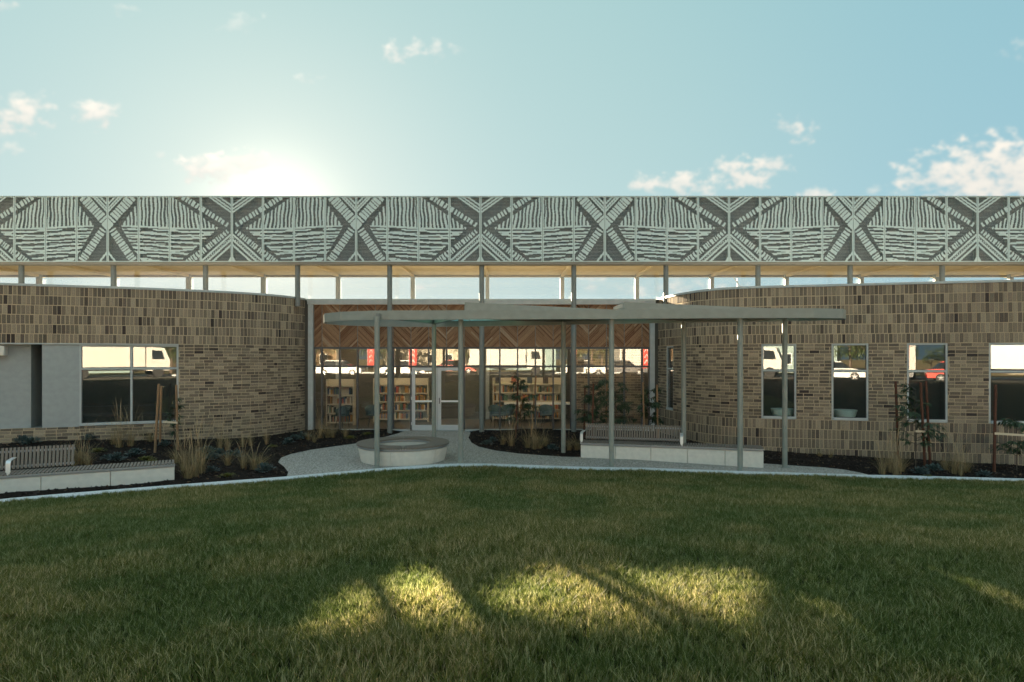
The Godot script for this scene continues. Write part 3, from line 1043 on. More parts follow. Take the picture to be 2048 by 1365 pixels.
func make_left_opening(h: Array, wa: float) -> void:
	var s_jamb := WL.s_px(82)
	window(WL, [wa, h[1], h[2] + 0.02, h[3] - 0.03], [0.512], 2.165, 0.05, 0.052)
	# flashing along the head
	var b := MB.new()
	var n := 24
	for i in n:
		var a := WL.frame(lerpf(h[0], h[1], float(i) / n), HEAD)
		var c := WL.frame(lerpf(h[0], h[1], float(i + 1) / n), HEAD)
		b.quad(a * Vector3(0, -0.032, 0.015), c * Vector3(0, -0.032, 0.015), c * Vector3(0, 0, 0.015), a * Vector3(0, 0, 0.015))
		b.quad(a * Vector3(0, -0.032, -1.35), c * Vector3(0, -0.032, -1.35), c * Vector3(0, -0.032, 0.015), a * Vector3(0, -0.032, 0.015))
		b.quad(a * Vector3(0, 0, 0.015), c * Vector3(0, 0, 0.015), c * Vector3(0, 0, -0.05), a * Vector3(0, 0, -0.05))
	part(b, "head_flashing", M.pale_grey_paint)
	# flush grey panel beside the window and the recess to its left
	var p0 := WL.frame(s_jamb, 0.0, -0.03)
	var p1 := WL.frame(wa, 0.0, -0.03)
	var y0: float = h[2] - 0.02
	var y1: float = h[3] - 0.033
	b = MB.new()
	b.quad(p0 * Vector3(0, y0, 0), p1 * Vector3(0, y0, 0), p1 * Vector3(0, y1, 0), p0 * Vector3(0, y1, 0))
	b.quad(p0 * Vector3(0, y0, -1.3), p0 * Vector3(0, y0, 0), p0 * Vector3(0, y1, 0), p0 * Vector3(0, y1, -1.3))
	b.quad(p1 * Vector3(0, y0, 0), p1 * Vector3(0, y0, -0.3), p1 * Vector3(0, y1, -0.3), p1 * Vector3(0, y1, 0))
	part(b, "wall_panel", M.wall_grey)
	b = MB.new()
	var s_niche := WL.s_px(52)
	var r0 := WL.frame(h[0] - 0.1, 0.0, -0.30)
	var r1 := WL.frame(s_niche, 0.0, -0.30)
	b.quad(r0 * Vector3(0, -0.1, 0), r1 * Vector3(0, -0.1, 0), r1 * Vector3(0, y1 + 0.2, 0), r0 * Vector3(0, y1 + 0.2, 0))
	b.quad(r1 * Vector3(0, -0.1, 0), r1 * Vector3(0, -0.1, -1.0), r1 * Vector3(0, y1 + 0.2, -1.0), r1 * Vector3(0, y1 + 0.2, 0))
	var n0 := WL.frame(s_niche - 0.4, 0.0, -1.3)
	var n1 := WL.frame(s_jamb + 0.1, 0.0, -1.3)
	b.quad(n0 * Vector3(0, -0.1, 0), n1 * Vector3(0, -0.1, 0), n1 * Vector3(0, y1 + 0.2, 0), n0 * Vector3(0, y1 + 0.2, 0))
	part(b, "recess_wall", M.wall_grey)
	b = MB.new()
	var g0 := WL.frame(h[0], 0.0, -0.1)
	var g1 := WL.frame(s_jamb, 0.0, -0.1)
	b.quad(g0 * Vector3(0, y0, 0.08), g1 * Vector3(0, y0, 0.08), g1 * Vector3(0, y0, -1.25), g0 * Vector3(0, y0, -1.25))
	b.quad(g0 * Vector3(0, y0, -1.25), g0 * Vector3(0, y0, 0.08), g0 * Vector3(0, y1, 0.08), g0 * Vector3(0, y1, -1.25))
	part(b, "recess_ledge", M.wall_grey)
	# dark reveal strip and the pale fitting under the head
	b = MB.new()
	var f := WL.frame(WL.s_px(1), 0.0, -0.15)
	b.cbox(f * Transform3D(Basis(), Vector3(-0.12, 2.66, 0.0)), Vector3(0.36, 0.26, 0.3), 0.02)
	part(b, "wall_fitting", M.precast)

# perforated band: which spots are punched, x = metres from a light crossing, y = metres down
func seg_dist(p: Vector2, a: Vector2, b: Vector2) -> Vector2:   # (distance, run along the line)
	var d := b - a
	var l := d.length()
	var u := d / l
	var r := clampf((p - a).dot(u), 0.0, l)
	return Vector2((p - a - u * r).length(), r)

func blocks(p: Vector2, a: Vector2, b: Vector2, w0: float, w1: float, pitch: float, gap: float) -> bool:
	var q := seg_dist(p, a, b)
	var l := a.distance_to(b)
	var w := lerpf(w0, w1, q.y / l)
	if q.x > w: return false
	var ph := fposmod(q.y + 0.02 * sin(q.y * 17.0), pitch)
	return ph > gap + 0.012 * sin(floor(q.y / pitch) * 2.3)

func solid_at(x: float, y: float) -> bool:
	var p := Vector2(x, y)
	var fx := absf(x - roundf(x))
	if fx < 0.035 or y < 0.03 or y > 2.07: return true
	# light crossing
	if absf(x) / 0.20 + absf(y - 0.90) / 0.22 < 1.0: return not (Vector2(x, y - 0.88).length() < 0.035)
	if blocks(p, Vector2(0.09, 0.78), Vector2(0.80, 0.0), 0.15, 0.155, 0.115, 0.030): return true
	if blocks(p, Vector2(0.12, 1.04), Vector2(0.86, 2.10), 0.115, 0.13, 0.105, 0.036): return true
	for o in [0.50, 0.40, 0.26]:
		if seg_dist(p, Vector2(0.0, o), Vector2(o * 0.95, 0.0)).x < 0.026: return true
	if seg_dist(p, Vector2(0.0, 1.78), Vector2(0.24, 2.08)).x < 0.03: return true
	# crossing with fine stripes, at x = 4
	if blocks(p, Vector2(3.90, 0.94), Vector2(2.36, -0.02), 0.07, 0.095, 0.125, 0.046): return true
	if blocks(p, Vector2(3.90, 1.10), Vector2(2.62, 2.10), 0.07, 0.11, 0.10, 0.042): return true
	for o in [1.20, 1.37, 1.54]:
		if seg_dist(p, Vector2(4.0, o), Vector2(4.0 - (2.1 - o) * 1.12, 2.1)).x < 0.03: return true
	if seg_dist(p, Vector2(4.0, 1.29), Vector2(4.0 - (2.1 - 1.29) * 1.12, 2.1)).x < 0.014 and int(x * 30.0) % 2 == 0: return true
	for o in [0.52, 0.42, 0.30]:
		if seg_dist(p, Vector2(4.0, o), Vector2(4.0 - o * 1.45, 0.0)).x < 0.024: return true
	if seg_dist(p, Vector2(4.0, 1.96), Vector2(3.9, 2.1)).x < 0.03: return true
	# horizon line between the two fans
	var mid := 0.955 + 0.085 * smoothstep(0.6, 2.6, x)
	var a_up := 0.44 + (0.94 - y) * 0.72
	var b_up := 3.50 - (0.98 - y) * 1.48
	var a_lo := 0.44 + maxf(0.0, y - 1.0) * 0.60
	var b_lo := 3.52 - maxf(0.0, y - 1.06) * 1.17
	if absf(y - mid) < 0.030 and x > 0.44 and x < 3.46: return true
	if y < mid:
		if x < a_up or x > b_up: return false
		var lean := (x - 1.4) * 0.10 * (1.0 if x > 1.9 else 0.5)
		var xs := x + (mid - y) * lean * (1.0 if x > 1.9 else -0.6)
		var ph := fposmod(xs + 0.012 * sin(y * 9.0 + x * 5.0), 0.125)
		return ph < 0.066 + 0.014 * sin(floor(xs / 0.125) * 1.7)
	if x < a_lo or x > b_lo: return false
	var wob := 0.022 * sin(x * 2.1 + floor(y * 8.4) * 1.9) + (0.016 if fposmod(x + floor(y * 8.4) * 0.37, 0.8) > 0.4 else 0.0)
	var pv := fposmod(y - mid + wob, 0.122)
	return pv > 0.064

func make_metal_band() -> void:
	var ppm := 240
	var im := Image.create(4 * ppm, 504, false, Image.FORMAT_RGBA8)
	im.fill(Color(1, 1, 1, 1))
	var pitch := 6.0
	var row := 0
	var y := 3.0
	var R := 2.85
	while y < 502.0:
		var x := 3.0 + (3.0 if row % 2 else 0.0)
		while x < 4 * ppm - 2:
			if not solid_at(x / ppm, y / ppm):
				for iy in range(int(y - 3), int(y + 4)):
					for ix in range(int(x - 3), int(x + 4)):
						if Vector2(ix + 0.5 - x, iy + 0.5 - y).length() < R and ix >= 0 and iy >= 0 and ix < 4 * ppm and iy < 504:
							im.set_pixel(ix, iy, Color(1, 1, 1, 0))
			x += pitch
		y += pitch * 0.866
		row += 1
	var m := StandardMaterial3D.new()
	m.resource_name = "perforated_metal"
	m.albedo_texture = ImageTexture.create_from_image(im)
	m.albedo_color = lin(0.55, 0.635, 0.60)
	m.transparency = BaseMaterial3D.TRANSPARENCY_ALPHA_SCISSOR
	m.alpha_scissor_threshold = 0.5
	m.roughness = 0.5
	m.metallic = 0.0
	var edge := mat("band_edge", lin(0.40, 0.46, 0.43), 0.5)
	var yb := 5.555
	var yt := 7.66
	for n in range(-23, 23):
		var k := posmod(n + 13, 8)
		var u0 := k / 4.0
		var u1 := (k + 1) / 4.0
		if k >= 4:
			u0 = (8 - k) / 4.0
			u1 = (7 - k) / 4.0
		var x0 := -0.015 + n + 0.006
		var x1 := -0.015 + n + 0.994
		var b := MB.new()
		b.quad(Vector3(x0, yb, -20.58), Vector3(x1, yb, -20.58), Vector3(x1, yt, -20.58), Vector3(x0, yt, -20.58), Color.WHITE, Vector2(u0, 1.0), Vector2(u1, 0.0))
		var o := part(b, "perforated_panel", m)
		var e := MB.new()       # folded returns
		e.bx(Vector3(x0, yb, -20.62), Vector3(x0 + 0.004, yt, -20.582))
		e.bx(Vector3(x1 - 0.004, yb, -20.62), Vector3(x1, yt, -20.582))
		e.bx(Vector3(x0 + 0.004, yt - 0.004, -20.62), Vector3(x1 - 0.004, yt, -20.582))
		e.bx(Vector3(x0 + 0.004, yb, -20.62), Vector3(x1 - 0.004, yb + 0.004, -20.582))
		put(e, "return_edge", edge, o)
		if posmod(n, 1) == 0:
			var st := MB.new()
			st.bx(Vector3(x1 - 0.02, yb + 0.05, -20.758), Vector3(x1 + 0.032, yt - 0.03, -20.63))
			part(st, "screen_post", M.column_paint)
	var cap := MB.new()
	cap.bx(Vector3(-23.05, 7.664, -20.82), Vector3(23.0, 7.675, -20.575))
	part(cap, "band_cap", edge)

func mull(k: int) -> float:
	return -0.411 + 0.6 * k

func make_entrance() -> void:
	var D := 21.58
	var x0 := -6.68
	var x1 := 4.63
	# jamb posts and flashing over the timber
	for e in [[-6.84, -6.68], [4.63, 4.79]]:
		var b := MB.new()
		b.bx(Vector3(e[0], -0.02, -21.66), Vector3(e[1], 4.26, -21.44))
		part(b, "jamb", M.pale_grey_paint)
	var fb := MB.new()
	fb.bx(Vector3(-6.86, 4.262, -21.62), Vector3(4.81, 4.345, -21.42))
	fb.bx(Vector3(-6.86, 4.347, -21.60), Vector3(4.81, 4.438, -21.40))
	part(fb, "flashing", M.pale_grey_paint)
	# timber
	var back := MB.new()
	back.bx(Vector3(x0, 2.83, -21.68), Vector3(x1, 4.26, -21.612))
	var clad := part(back, "timber_cladding", M.batten_wood)
	back = MB.new()
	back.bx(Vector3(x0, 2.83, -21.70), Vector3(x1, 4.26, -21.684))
	part(back, "added_lining", M.soffit)  # unseen sheet added to cut sunlight bounced off the cladding back
	var rest := MB.new()
	var count := 0
	var step := 0.079
	var order := []
	for k in range(-11, 9):
		order.append(k)
	for k in order:
		var a := maxf(mull(k) + 0.008, x0)
		var c := minf(mull(k + 1) - 0.008, x1)
		if c - a < 0.05: continue
		var rect := PackedVector2Array([Vector2(a, 2.83), Vector2(c, 2.83), Vector2(c, 4.255), Vector2(a, 4.255)])
		var dirn := -1.0 if posmod(k, 2) == 0 else 1.0
		var w := mull(k + 1) - mull(k)
		var m := -9
		while m < 20:
			var yb := 2.83 + m * step + (0.02 if posmod(k, 2) == 0 else 0.0)
			var g := 0.013
			var xa := mull(k)
			var lo := yb if dirn > 0 else yb + w
			var hi := yb + w if dirn > 0 else yb
			var cuts := [0.0, 1.0]
			if rng.randf() < 0.35: cuts = [0.0, rng.randf_range(0.3, 0.7), 1.0]
			for q in cuts.size() - 1:
				var t0: float = cuts[q] + (0.004 if q > 0 else 0.0)
				var t1: float = cuts[q + 1]
				var poly := PackedVector2Array([Vector2(xa + w * t0, lerpf(lo, hi, t0) + g), Vector2(xa + w * t1, lerpf(lo, hi, t1) + g), Vector2(xa + w * t1, lerpf(lo, hi, t1) + step), Vector2(xa + w * t0, lerpf(lo, hi, t0) + step)])
				for pc in Geometry2D.intersect_polygons(poly, rect):
					if pc.size() < 3: continue
					var r := rng.randf()
					var col := Color(0.22, 0.098, 0.045).lerp(Color(0.50, 0.295, 0.16), r)
					if r > 0.88: col = Color(0.55, 0.37, 0.23)
					var low: float = pc[0].y
					var f := Transform3D(Basis(), Vector3(0, 0, -21.612))
					var th := 0.026 + rng.randf() * 0.004
					if low < 3.5 and count < 300:
						var bb := MB.new()
						bb.prism(f, pc, 0.0, th, col)
						put(bb, "board", M.timber, clad)
						count += 1
					else:
						rest.prism(f, pc, 0.0, th, col)
			m += 1
	var rp := part(rest, "boards", M.timber)
	rp.set_meta("kind", "stuff")
	# curtain wall
	var cw := bare_part("curtain_wall")
	var h := MB.new()
	h.bx(Vector3(x0, 2.76, -21.66), Vector3(x1, 2.828, -21.55))
	put(h, "head_rail", M.dark_frame, cw)
	h = MB.new()
	h.bx(Vector3(x0, -0.10, -21.68), Vector3(mull(-5) - 0.03, 0.05, -21.50))
	put(h, "base_sill", M.pale_grey_paint, cw)
	h = MB.new()
	h.bx(Vector3(mull(-2) + 0.03, -0.10, -21.68), Vector3(x1, 0.05, -21.50))
	put(h, "base_sill", M.pale_grey_paint, cw)
	var edges := [x0]
	for k in range(-10, 9): edges.append(mull(k))
	edges.append(x1)
	for i in edges.size():
		var x: float = edges[i]
		var b := MB.new()
		var low := 0.052
		if x > mull(-5) + 0.1 and x < mull(-2) - 0.1: low = 2.21
		var wd := 0.025
		b.bx(Vector3(x - wd, low, -21.66), Vector3(x + wd, 2.758, -21.54))
		put(b, "mullion", M.dark_frame, cw)
		if i > 0 and i < edges.size() - 1:
			b = MB.new()
			b.bx(Vector3(x - 0.007, 2.83, -21.612), Vector3(x + 0.007, 4.255, -21.575))
			put(b, "joint_trim", M.column_paint, cw)
			b = MB.new()
			b.bx(Vector3(x - 0.01, low, -21.538), Vector3(x + 0.01, 2.758, -21.525))
			put(b, "mullion_cap", M.charcoal_sheet, cw)
		if i < edges.size() - 1:
			var xn: float = edges[i + 1]
			var f := Transform3D(Basis(), Vector3(0, 0, -21.60))
			b = MB.new()
			b.bx(Vector3(x + wd, 2.145, -21.65), Vector3(xn - wd, 2.205, -21.55))
			put(b, "transom", M.dark_frame, cw)
			panes(cw, f, x + wd, xn - wd, 2.205, 2.76)
			if not (x > mull(-5) - 0.1 and xn < mull(-2) + 0.1):
				panes(cw, f, x + wd, xn - wd, 0.05, 2.145)
	# the two doors
	for e in [[mull(-5) + 0.03, (mull(-5) + mull(-2)) * 0.5 - 0.006, 1], [(mull(-5) + mull(-2)) * 0.5 + 0.006, mull(-2) - 0.03, 0]]:
		var a: float = e[0]
		var c: float = e[1]
		var d := bare_part("door")
		var b := MB.new()
		var s := 0.115
		for q in [[a, a + s, 0.01, 2.135], [c - s, c, 0.01, 2.135], [a + s, c - s, 0.01, 0.20], [a + s, c - s, 2.03, 2.135]]:
			b.cbox(Transform3D(Basis(), Vector3((q[0] + q[1]) * 0.5, (q[2] + q[3]) * 0.5, -21.59)), Vector3(q[1] - q[0], q[3] - q[2], 0.06), 0.004)
		put(b, "frame", M.frame_grey, d)
		panes(d, Transform3D(Basis(), Vector3(0, 0, -21.58)), a + s, c - s, 0.20, 2.03)
		b = MB.new()
		b.bx(Vector3(a + s, 0.97, -21.575), Vector3(c - s, 1.03, -21.57))
		put(b, "safety_strip", M.table_white, d)
		if e[2] == 0:
			b = MB.new()
			b.tube(Vector3(a + 0.06, 0.92, -21.52), Vector3(a + 0.06, 1.12, -21.52), 0.014, 0.014, 8)
			b.bx(Vector3(a + 0.05, 0.94, -21.56), Vector3(a + 0.07, 0.96, -21.52))
			b.bx(Vector3(a + 0.05, 1.08, -21.56), Vector3(a + 0.07, 1.10, -21.52))
			put(b, "handle", M.dark_frame, d)
		else:
			b = MB.new()
			for yy in [0.2, 1.05, 1.9]:
				b.tube(Vector3(a - 0.004, yy, -21.545), Vector3(a - 0.004, yy + 0.1, -21.545), 0.012, 0.012, 8)
			put(b, "hinge", M.aluminium, d)

# ---------------------------------------------------------------- canopy and seats
func make_canopy() -> void:
	var base := Vector3(1.3, 0, -16.0)
	var t := thing("entrance_canopy", base, "flat grey steel canopy with rounded ends on slim round posts before the entrance", "canopy")
	var ctl := [Vector2(-3.2, 14.62), Vector2(-1.2, 14.52), Vector2(2.2, 14.30), Vector2(5.0, 13.98), Vector2(6.5, 13.88), Vector2(7.3, 14.08), Vector2(7.6, 14.55), Vector2(7.25, 14.98), Vector2(6.3, 15.36), Vector2(4.2, 15.98), Vector2(1.3, 16.95), Vector2(-1.0, 17.85), Vector2(-2.5, 18.15), Vector2(-3.8, 17.9), Vector2(-4.6, 17.2), Vector2(-4.83, 16.35), Vector2(-4.55, 15.55), Vector2(-4.0, 14.98)]
	var cv := Curve2D.new()
	for i in ctl.size() + 1:
		var a: Vector2 = ctl[posmod(i - 1, ctl.size())]
		var c: Vector2 = ctl[posmod(i + 1, ctl.size())]
		var m: Vector2 = ctl[i % ctl.size()]
		var dirn := (c - a).normalized()
		cv.add_point(m, -dirn * m.distance_to(a) * 0.36, dirn * m.distance_to(c) * 0.36)
	var n := 150
	var L := cv.get_baked_length()
	var out := PackedVector2Array()
	for i in n: out.append(cv.sample_baked(L * i / n))
	var inner: PackedVector2Array = Geometry2D.offset_polygon(out, -0.07)[0]
	var b := MB.new()
	var y0 := 3.345
	var y1 := 3.555
	var P := func(p: Vector2, y: float) -> Vector3: return Vector3(p.x, y, -p.y) - base
	for i in n:
		var a := out[i]
		var c := out[(i + 1) % n]
		b.quad(P.call(a, y0), P.call(c, y0), P.call(c, y1), P.call(a, y1))
	for i in inner.size():
		var a := inner[i]
		var c := inner[(i + 1) % inner.size()]
		b.quad(P.call(c, y0), P.call(a, y0), P.call(a, y1), P.call(c, y1))
	var ring_tri := func(yy: float, up: bool) -> void:
		for i in n:
			var a := out[i]
			var c := out[(i + 1) % n]
			var dd := (c - a).normalized()
			var nn := Vector2(-dd.y, dd.x) * 0.07
			if not Geometry2D.is_point_in_polygon((a + c) * 0.5 + nn * 0.5, out): nn = -nn
			if up: b.quad(P.call(a, yy), P.call(c, yy), P.call(c + nn, yy), P.call(a + nn, yy))
			else: b.quad(P.call(c, yy), P.call(a, yy), P.call(a + nn, yy), P.call(c + nn, yy))
	ring_tri.call(y0, false)
	ring_tri.call(y1, true)
	put(b, "fascia", M.canopy_paint, t)
	# clear glass left of the first beam, opal sheets right of it
	var leftof := PackedVector2Array([Vector2(-8, 10), Vector2(-3.06 - 1.5, 10), Vector2(-3.06, 14.5), Vector2(-2.11, 17.3), Vector2(-1.1, 20.3), Vector2(-8, 20.3)])
	for poly in Geometry2D.intersect_polygons(inner, leftof):
		var pb := MB.new()
		var tr := Geometry2D.triangulate_polygon(poly)
		for i in range(0, tr.size(), 3):
			var q: Array = [poly[tr[i]], poly[tr[i + 1]], poly[tr[i + 2]]]
			if (q[1] - q[0]).cross(q[2] - q[0]) < 0: q = [q[0], q[2], q[1]]
			pb.tri(P.call(q[0], 3.50), P.call(q[1], 3.50), P.call(q[2], 3.50))
		put(pb, "roof_glass", M.glass, t)
	var covered: PackedVector2Array = Geometry2D.clip_polygons(inner, leftof)[0]
	var x := -5.0
	while x < 7.8:
		var strip := PackedVector2Array([Vector2(x + 0.01, 12), Vector2(x + 1.27, 12), Vector2(x + 1.27, 20), Vector2(x + 0.01, 20)])
		for poly in Geometry2D.intersect_polygons(covered, strip):
			var pb := MB.new()
			var tr := Geometry2D.triangulate_polygon(poly)
			for i in range(0, tr.size(), 3):
				var q: Array = [poly[tr[i]], poly[tr[i + 1]], poly[tr[i + 2]]]
				if (q[1] - q[0]).cross(q[2] - q[0]) < 0: q = [q[0], q[2], q[1]]
				pb.tri(P.call(q[0], 3.50), P.call(q[1], 3.50), P.call(q[2], 3.50))
			put(pb, "roof_sheet", M.opal_sheet, t)
		x += 1.28
	# posts
	var front := [Vector2(-3.06, 14.5), Vector2(-1.19, 14.85), Vector2(2.26, 14.52), Vector2(5.08, 14.24)]
	var rear := [Vector2(-2.11, 17.3), Vector2(1.32, 16.42), Vector2(4.23, 15.75), Vector2(6.42, 15.05)]
	for q in front + rear:
		var pb := MB.new()
		pb.tube(P.call(q, ground_y(q.x) - 0.02), P.call(q, 3.41), 0.059, 0.059, 20)
		put(pb, "post", M.canopy_paint, t)
		pb = MB.new()
		pb.lathe(P.call(q, ground_y(q.x)), [Vector2(0.11, -0.01), Vector2(0.11, 0.014), Vector2(0.062, 0.016)], 20)
		put(pb, "base_plate", M.canopy_paint, t)
	# zigzag beams
	for i in 4:
		for e in [[front[i], rear[i]], [rear[i], front[mini(i + 1, 3)]]]:
			if i == 3 and e[0] == rear[3]: continue
			var a: Vector2 = e[0]
			var c: Vector2 = e[1]
			var u := (c - a).normalized()
			var ux := Vector3(u.x, 0, -u.y)
			var bb := MB.new()
			bb.box(Transform3D(Basis(ux, Vector3.UP, ux.cross(Vector3.UP)), (P.call(a, 3.435) + P.call(c, 3.435)) * 0.5), Vector3(a.distance_to(c), 0.10, 0.07))
			put(bb, "beam", M.column_paint, t)
	# purlins across the narrow right end
	for i in 6:
		var bb := MB.new()
		var xx := 5.5 + i * 0.3
		bb.box(Transform3D(Basis(), Vector3(xx, 3.45, -14.72) - base), Vector3(0.05, 0.07, 0.85 - i * 0.07))
		put(bb, "purlin", M.column_paint, t)
	# tilted roof plates on top
	for e in [[-1.08, 2.35, 14.62, 17.2, 0.19], [2.52, 6.1, 14.35, 15.9, 0.17]]:
		var wb := MB.new()
		var a: float = e[0]
		var c: float = e[1]
		var h: float = e[4]
		var prof := PackedVector2Array([Vector2(a, 3.56), Vector2(c, 3.56), Vector2(c, 3.575), Vector2(a, 3.56 + h)])
		wb.prism(Transform3D(Basis(), -base), prof, -e[3], -e[2])
		put(wb, "roof_plate", M.canopy_paint, t)

func slat_mesh(w: float, h: float, l: float) -> ArrayMesh:
	var b := MB.new()
	b.cbox(Transform3D(), Vector3(w, h, l), 0.006)
	return b.mesh(M.slat_wood)

func make_bench(a: Vector2, c: Vector2, back0: float, back1: float, arms: Array, joints: int, label: String) -> void:
	var u := c - a
	var len := u.length()
	var ga := ground_y(a.x)
	var gc := ground_y(c.x)
	var top := 0.385
	var t := thing("timber_bench", Vector3(a.x, 0, -a.y), label, "bench", "", atan2(u.y, u.x))
	# precast blocks under
	for i in joints:
		var s0 := len * i / joints + (0.004 if i > 0 else 0.0)
		var s1 := len * (i + 1) / joints - 0.004
		var b := MB.new()
		var lo := minf(lerpf(ga, gc, s0 / len), lerpf(ga, gc, s1 / len)) - 0.03
		b.cbox(Transform3D(Basis(), Vector3((s0 + s1) * 0.5, (lo + 0.305) * 0.5, -0.27)), Vector3(s1 - s0, 0.305 - lo, 0.50), 0.01)
		put(b, "concrete_block", M.precast, t)
	var rail := MB.new()
	for z in [-0.06, -0.46]:
		rail.box(Transform3D(Basis(), Vector3(len * 0.5, 0.325, z)), Vector3(len - 0.02, 0.036, 0.04))
	put(rail, "support_rail", M.steel, t)
	var nose := MB.new()
	nose.box(Transform3D(Basis(), Vector3(len * 0.5, 0.352, 0.012)), Vector3(len + 0.02, 0.03, 0.012))
	put(nose, "front_rail", M.steel, t)
	var sm := slat_mesh(0.042, 0.036, 0.53)
	var n := int(len / 0.06)
	for i in n:
		var o := put_mesh(sm, "seat_slat", t)
		o.position = Vector3((i + 0.5) * len / n, top - 0.018 + rng.randf_range(-0.001, 0.001), -0.265)
	var bm := MB.new()
	bm.cbox(Transform3D(), Vector3(0.043, 0.40, 0.024), 0.005)
	var bmesh := bm.mesh(M.slat_wood)
	var nb := int((back1 - back0) / 0.06)
	var tilt := Basis(Vector3.RIGHT, -0.24)
	for i in nb:
		var o := put_mesh(bmesh, "back_slat", t)
		o.transform = Transform3D(tilt, Vector3(lerpf(back0, back1, (i + 0.5) / nb), 0.60, -0.555))
	for y in [0.45, 0.72]:
		var rb := MB.new()
		rb.box(Transform3D(tilt, Vector3((back0 + back1) * 0.5, y, -0.575 - (y - 0.6) * 0.24 - 0.004)), Vector3(back1 - back0, 0.04, 0.012))
		put(rb, "back_rail", M.steel, t)
	for s in arms:
		var ab := MB.new()
		var pts := [Vector3(s, 0.37, -0.02), Vector3(s, 0.42, -0.015), Vector3(s, 0.58, -0.02), Vector3(s, 0.615, -0.06), Vector3(s, 0.62, -0.12), Vector3(s, 0.62, -0.50)]
		for i in pts.size() - 1:
			var p: Vector3 = pts[i]
			var q: Vector3 = pts[i + 1]
			var dirn := (q - p).normalized()
			var side := Vector3.RIGHT
			ab.box(Transform3D(Basis(side, dirn, side.cross(dirn)), (p + q) * 0.5), Vector3(0.07 if i > 0 else 0.045, p.distance_to(q) + 0.006, 0.014))
		put(ab, "armrest", M.aluminium, t)

func make_round_seat() -> void:
	var ctr := Vector3(-2.655, 0, -15.62)
	var t := thing("round_bench", ctr, "round ring bench of pale concrete with radial timber slats under the canopy", "bench")
	var ro := 1.08
	var ri := 0.70
	var segs := 6
	for k in segs:
		var a0 := TAU * k / segs + 0.42
		var a1 := TAU * (k + 1) / segs + 0.42 - 0.008
		var b := MB.new()
		var m := 12
		for i in m:
			var p := []
			for e in 2:
				var a := lerpf(a0, a1, float(i + e) / m)
				var d := Vector3(cos(a), 0, -sin(a))
				p.append([d * (ro - 0.075) + Vector3(0, -0.02, 0), d * ro + Vector3(0, 0.33, 0), d * (ri) + Vector3(0, 0.33, 0), d * (ri + 0.06) + Vector3(0, -0.02, 0)])
			b.quad(p[0][0], p[1][0], p[1][1], p[0][1])
			b.quad(p[0][1], p[1][1], p[1][2], p[0][2])
			b.quad(p[1][3], p[0][3], p[0][2], p[1][2])
			if i == 0: b.quad(p[0][3], p[0][0], p[0][1], p[0][2])
			if i == m - 1: b.quad(p[1][0], p[1][3], p[1][2], p[1][1])
		put(b, "concrete_segment", M.precast, t)
	for r in [[1.075, 1.095], [0.685, 0.70]]:
		var rb := MB.new()
		var r0: float = r[0]
		var r1: float = r[1]
		rb.lathe(Vector3.ZERO, [Vector2(r1, 0.345), Vector2(r1, 0.385), Vector2(r0, 0.385), Vector2(r0, 0.345), Vector2(r1, 0.345)], 72)
		put(rb, "steel_ring", M.steel, t)
	var sb := MB.new()
	var n := 118
	var w0 := TAU * 0.665 / n * 0.36
	var w1 := TAU * 1.115 / n * 0.36
	sb.prism(Transform3D(Basis(Vector3.RIGHT, PI / 2), Vector3(0, 0.425, 0)), PackedVector2Array([Vector2(0.665, -w0), Vector2(1.115, -w1), Vector2(1.115, w1), Vector2(0.665, w0)]), 0.0, 0.036)
	var sm := sb.mesh(M.slat_wood)
	for i in n:
		var o := put_mesh(sm, "seat_slat", t)
		o.rotation.y = TAU * i / n

# ---------------------------------------------------------------- plants
func blade(b: MB, base: Vector3, h: float, lean: Vector3, w: float, col: Color, plume := false) -> void:
	var side := lean.cross(Vector3.UP).normalized() * w
	if side.length() < 1e-5: side = Vector3(w, 0, 0)
	var prev := base
	var pw := 1.0
	for i in range(1, 5):
		var s := i / 4.0
		var p := base + Vector3(0, h * (s - 0.16 * s * s * s), 0) + lean * s * s
		var nw := 1.0 - 0.8 * s
		if plume and i >= 3: nw = 1.6 if i == 3 else 0.3
		b.quad(prev - side * pw, prev + side * pw, p + side * nw, p - side * nw, col)
		prev = p
		pw = nw

func tussock_mesh(n: int, h: float, spread: float, green: float, plumes: int) -> ArrayMesh:
	var b := MB.new()
	for i in n:
		var a := rng.randf() * TAU
		var r := rng.randf()
		var base := Vector3(cos(a), 0, sin(a)) * 0.09 * r + Vector3(0, -0.02, 0)
		var col := Color(0.42, 0.31, 0.165).lerp(Color(0.26, 0.19, 0.095), rng.randf())
		if rng.randf() < green: col = Color(0.13, 0.13, 0.045)
		blade(b, base, h * rng.randf_range(0.35, 0.85), Vector3(cos(a), 0, sin(a)) * spread * rng.randf_range(0.1, 1.6), 0.0030, col)
	for i in plumes:
		var a := rng.randf() * TAU
		blade(b, Vector3(cos(a), 0, sin(a)) * 0.03, h * rng.randf_range(1.0, 1.5), Vector3(cos(a), 0, sin(a)) * spread * rng.randf_range(0.2, 1.3), 0.0030, Color(0.45, 0.34, 0.2), true)
	return b.mesh(M.straw)

